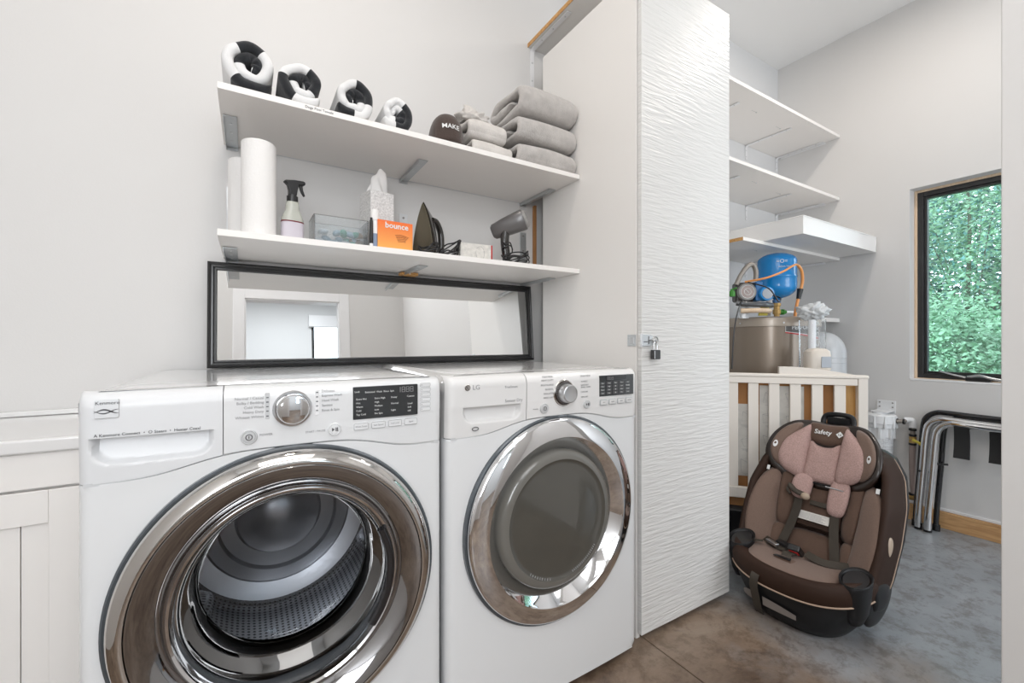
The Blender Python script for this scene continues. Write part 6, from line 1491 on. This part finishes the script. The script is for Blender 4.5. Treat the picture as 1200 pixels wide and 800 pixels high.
b = B(); vs = [b.verts.new(HW(0.0528)(x, h, 0)) for x, h in ((0.036, 0.655), (0.050, 0.668), (0.064, 0.655), (0.050, 0.642))]; b.faces.new(vs); obj('diamond_mark', b, 'print_white', cs)
b = B(); text_into(b, '1st', 0.012, Matrix.Identity(4), 'CENTER', 0.0003)
for v in b.verts: v.co = Vector(HW(0.0536)(v.co.x+0.050, 0.655+v.co.y, v.co.z))
obj('lettering', b, 'fab_dark', cs, normals=False, kind='stuff')
# handle on top of the headrest
b = B(); tube(b, [(-0.058, yb(0.70)+0.0, 0.695), (-0.060, yb(0.72)+0.0, 0.722), (-0.045, yb(0.73), 0.742), (0.0, yb(0.73), 0.747), (0.040, yb(0.73), 0.742), (0.052, yb(0.72), 0.722), (0.052, yb(0.70), 0.695)], 0.011, 14, 6, flat=1.0); obj('top_handle', b, 'shell_black', cs, smooth=True)
b = B(); bx(b, -0.050, 0.045, yb(0.71)+0.004, yb(0.71)+0.016, 0.690, 0.735); obj('handle_plate', b, 'shell_black', cs, bevel=0.006)
b = B(); tube(b, [HW(0.03)(x, 0.462, 0) for x in (-0.09, -0.05, 0, 0.05, 0.09)], 0.004, 8, 4); obj('headrest_rail', b, 'shell_black', cs, smooth=True)
b = B(); tube(b, [HW(0.045)(x, 0.455, 0) for x in (0.035, 0.07, 0.10)], 0.003, 8, 3); obj('metal_bar', b, 'steel', cs, smooth=True)

# ============================================================ OUTSIDE THE WINDOW
gr = box('lawn', 3.62, 30, -25, 25, -0.35, -0.25, 'grass', None, bevel=0); struct(gr); gr.name = 'ground'
def foliage(name, label, cx, cy, cz, rx2, ry2, rz2, nleaf, m, seed, size=0.07, trunk=True):
    t = empty(name, (cx, cy, -0.25)); tag(t, label, 'tree' if trunk else 'bush'); nleaf = int(nleaf*1.25)
    rn = random.Random(seed); V = []; F = []
    zc = cz+0.25
    for k in range(nleaf):
        while True:
            p = Vector((rn.uniform(-1, 1), rn.uniform(-1, 1), rn.uniform(-1, 1)))
            if p.length < 1 and (p.length > 0.45 or rn.random() < 0.2): break
        cl = noise.noise(p*3.1+Vector((seed*9, 0, 0)))
        if cl < -0.22 and rn.random() < 0.6: continue
        k2 = 1+0.25*noise.noise(p*2+Vector((0, seed*5, 0)))
        c = Vector((p.x*rx2*k2, p.y*ry2*k2, zc+p.z*rz2*k2))
        if c.z < 0.05: continue
        a = Vector((rn.uniform(-1, 1), rn.uniform(-1, 1), rn.uniform(-0.6, 0.6))).normalized()
        n_ = Vector((rn.uniform(-1, 1)-0.5, rn.uniform(-1, 1), rn.uniform(0.1, 1.2))).normalized(); s_ = a.cross(n_).normalized()
        L = size*rn.uniform(0.6, 1.3); W_ = L*0.42; i0 = len(V)
        V += [c, c+a*L*0.5+s_*W_*0.5, c+a*L, c+a*L*0.5-s_*W_*0.5]; F.append((i0, i0+1, i0+2, i0+3))
    me = bpy.data.meshes.new('leaves'); me.from_pydata([tuple(v) for v in V], [], F); me.materials.append(M[m])
    o = bpy.data.objects.new('leaves', me); C.objects.link(o); o.parent = t; o['kind'] = 'stuff'
    b = B()
    if trunk: tube(b, [(0, 0, 0), (0.05, 0.05, zc*0.5), (-0.05, 0, zc), (0.1, 0.1, zc+rz2*0.6)], lambda u: 0.035*(1-0.7*u), 10, 5)
    for k in range(9):
        a = 2*PI*k/9; z0 = zc*0.4 if trunk else 0.02
        tube(b, [(0, 0, z0), (rx2*0.35*math.cos(a), ry2*0.35*math.sin(a), zc), (rx2*0.7*math.cos(a), ry2*0.7*math.sin(a), zc+rz2*0.4*(1-(k % 3)*0.5))], lambda u: 0.008*(1-0.7*u), 6, 3)
    obj('branches', b, 'bark', t, smooth=True, kind='stuff')
foliage('broadleaf_tree', 'tall leafy green tree filling the upper window view', 8.0, 1.7, 2.6, 1.2, 2.2, 1.9, 42000, 'leaf_a', 3, 0.060)
foliage('broadleaf_tree', 'dense bluish green tree deeper behind the window view', 11.6, 1.4, 2.4, 1.5, 4.2, 2.9, 30000, 'leaf_b', 8, 0.17)
foliage('leafy_bush', 'rounded light green bush low outside the window, left side of the pane', 6.1, 1.65, 0.55, 0.75, 0.95, 0.95, 22000, 'leaf_a', 5, 0.06, False)
foliage('leafy_bush', 'darker bush low outside the window, right side of the pane', 6.45, -0.25, 0.4, 0.55, 0.75, 0.85, 18000, 'leaf_b', 6, 0.07, False)
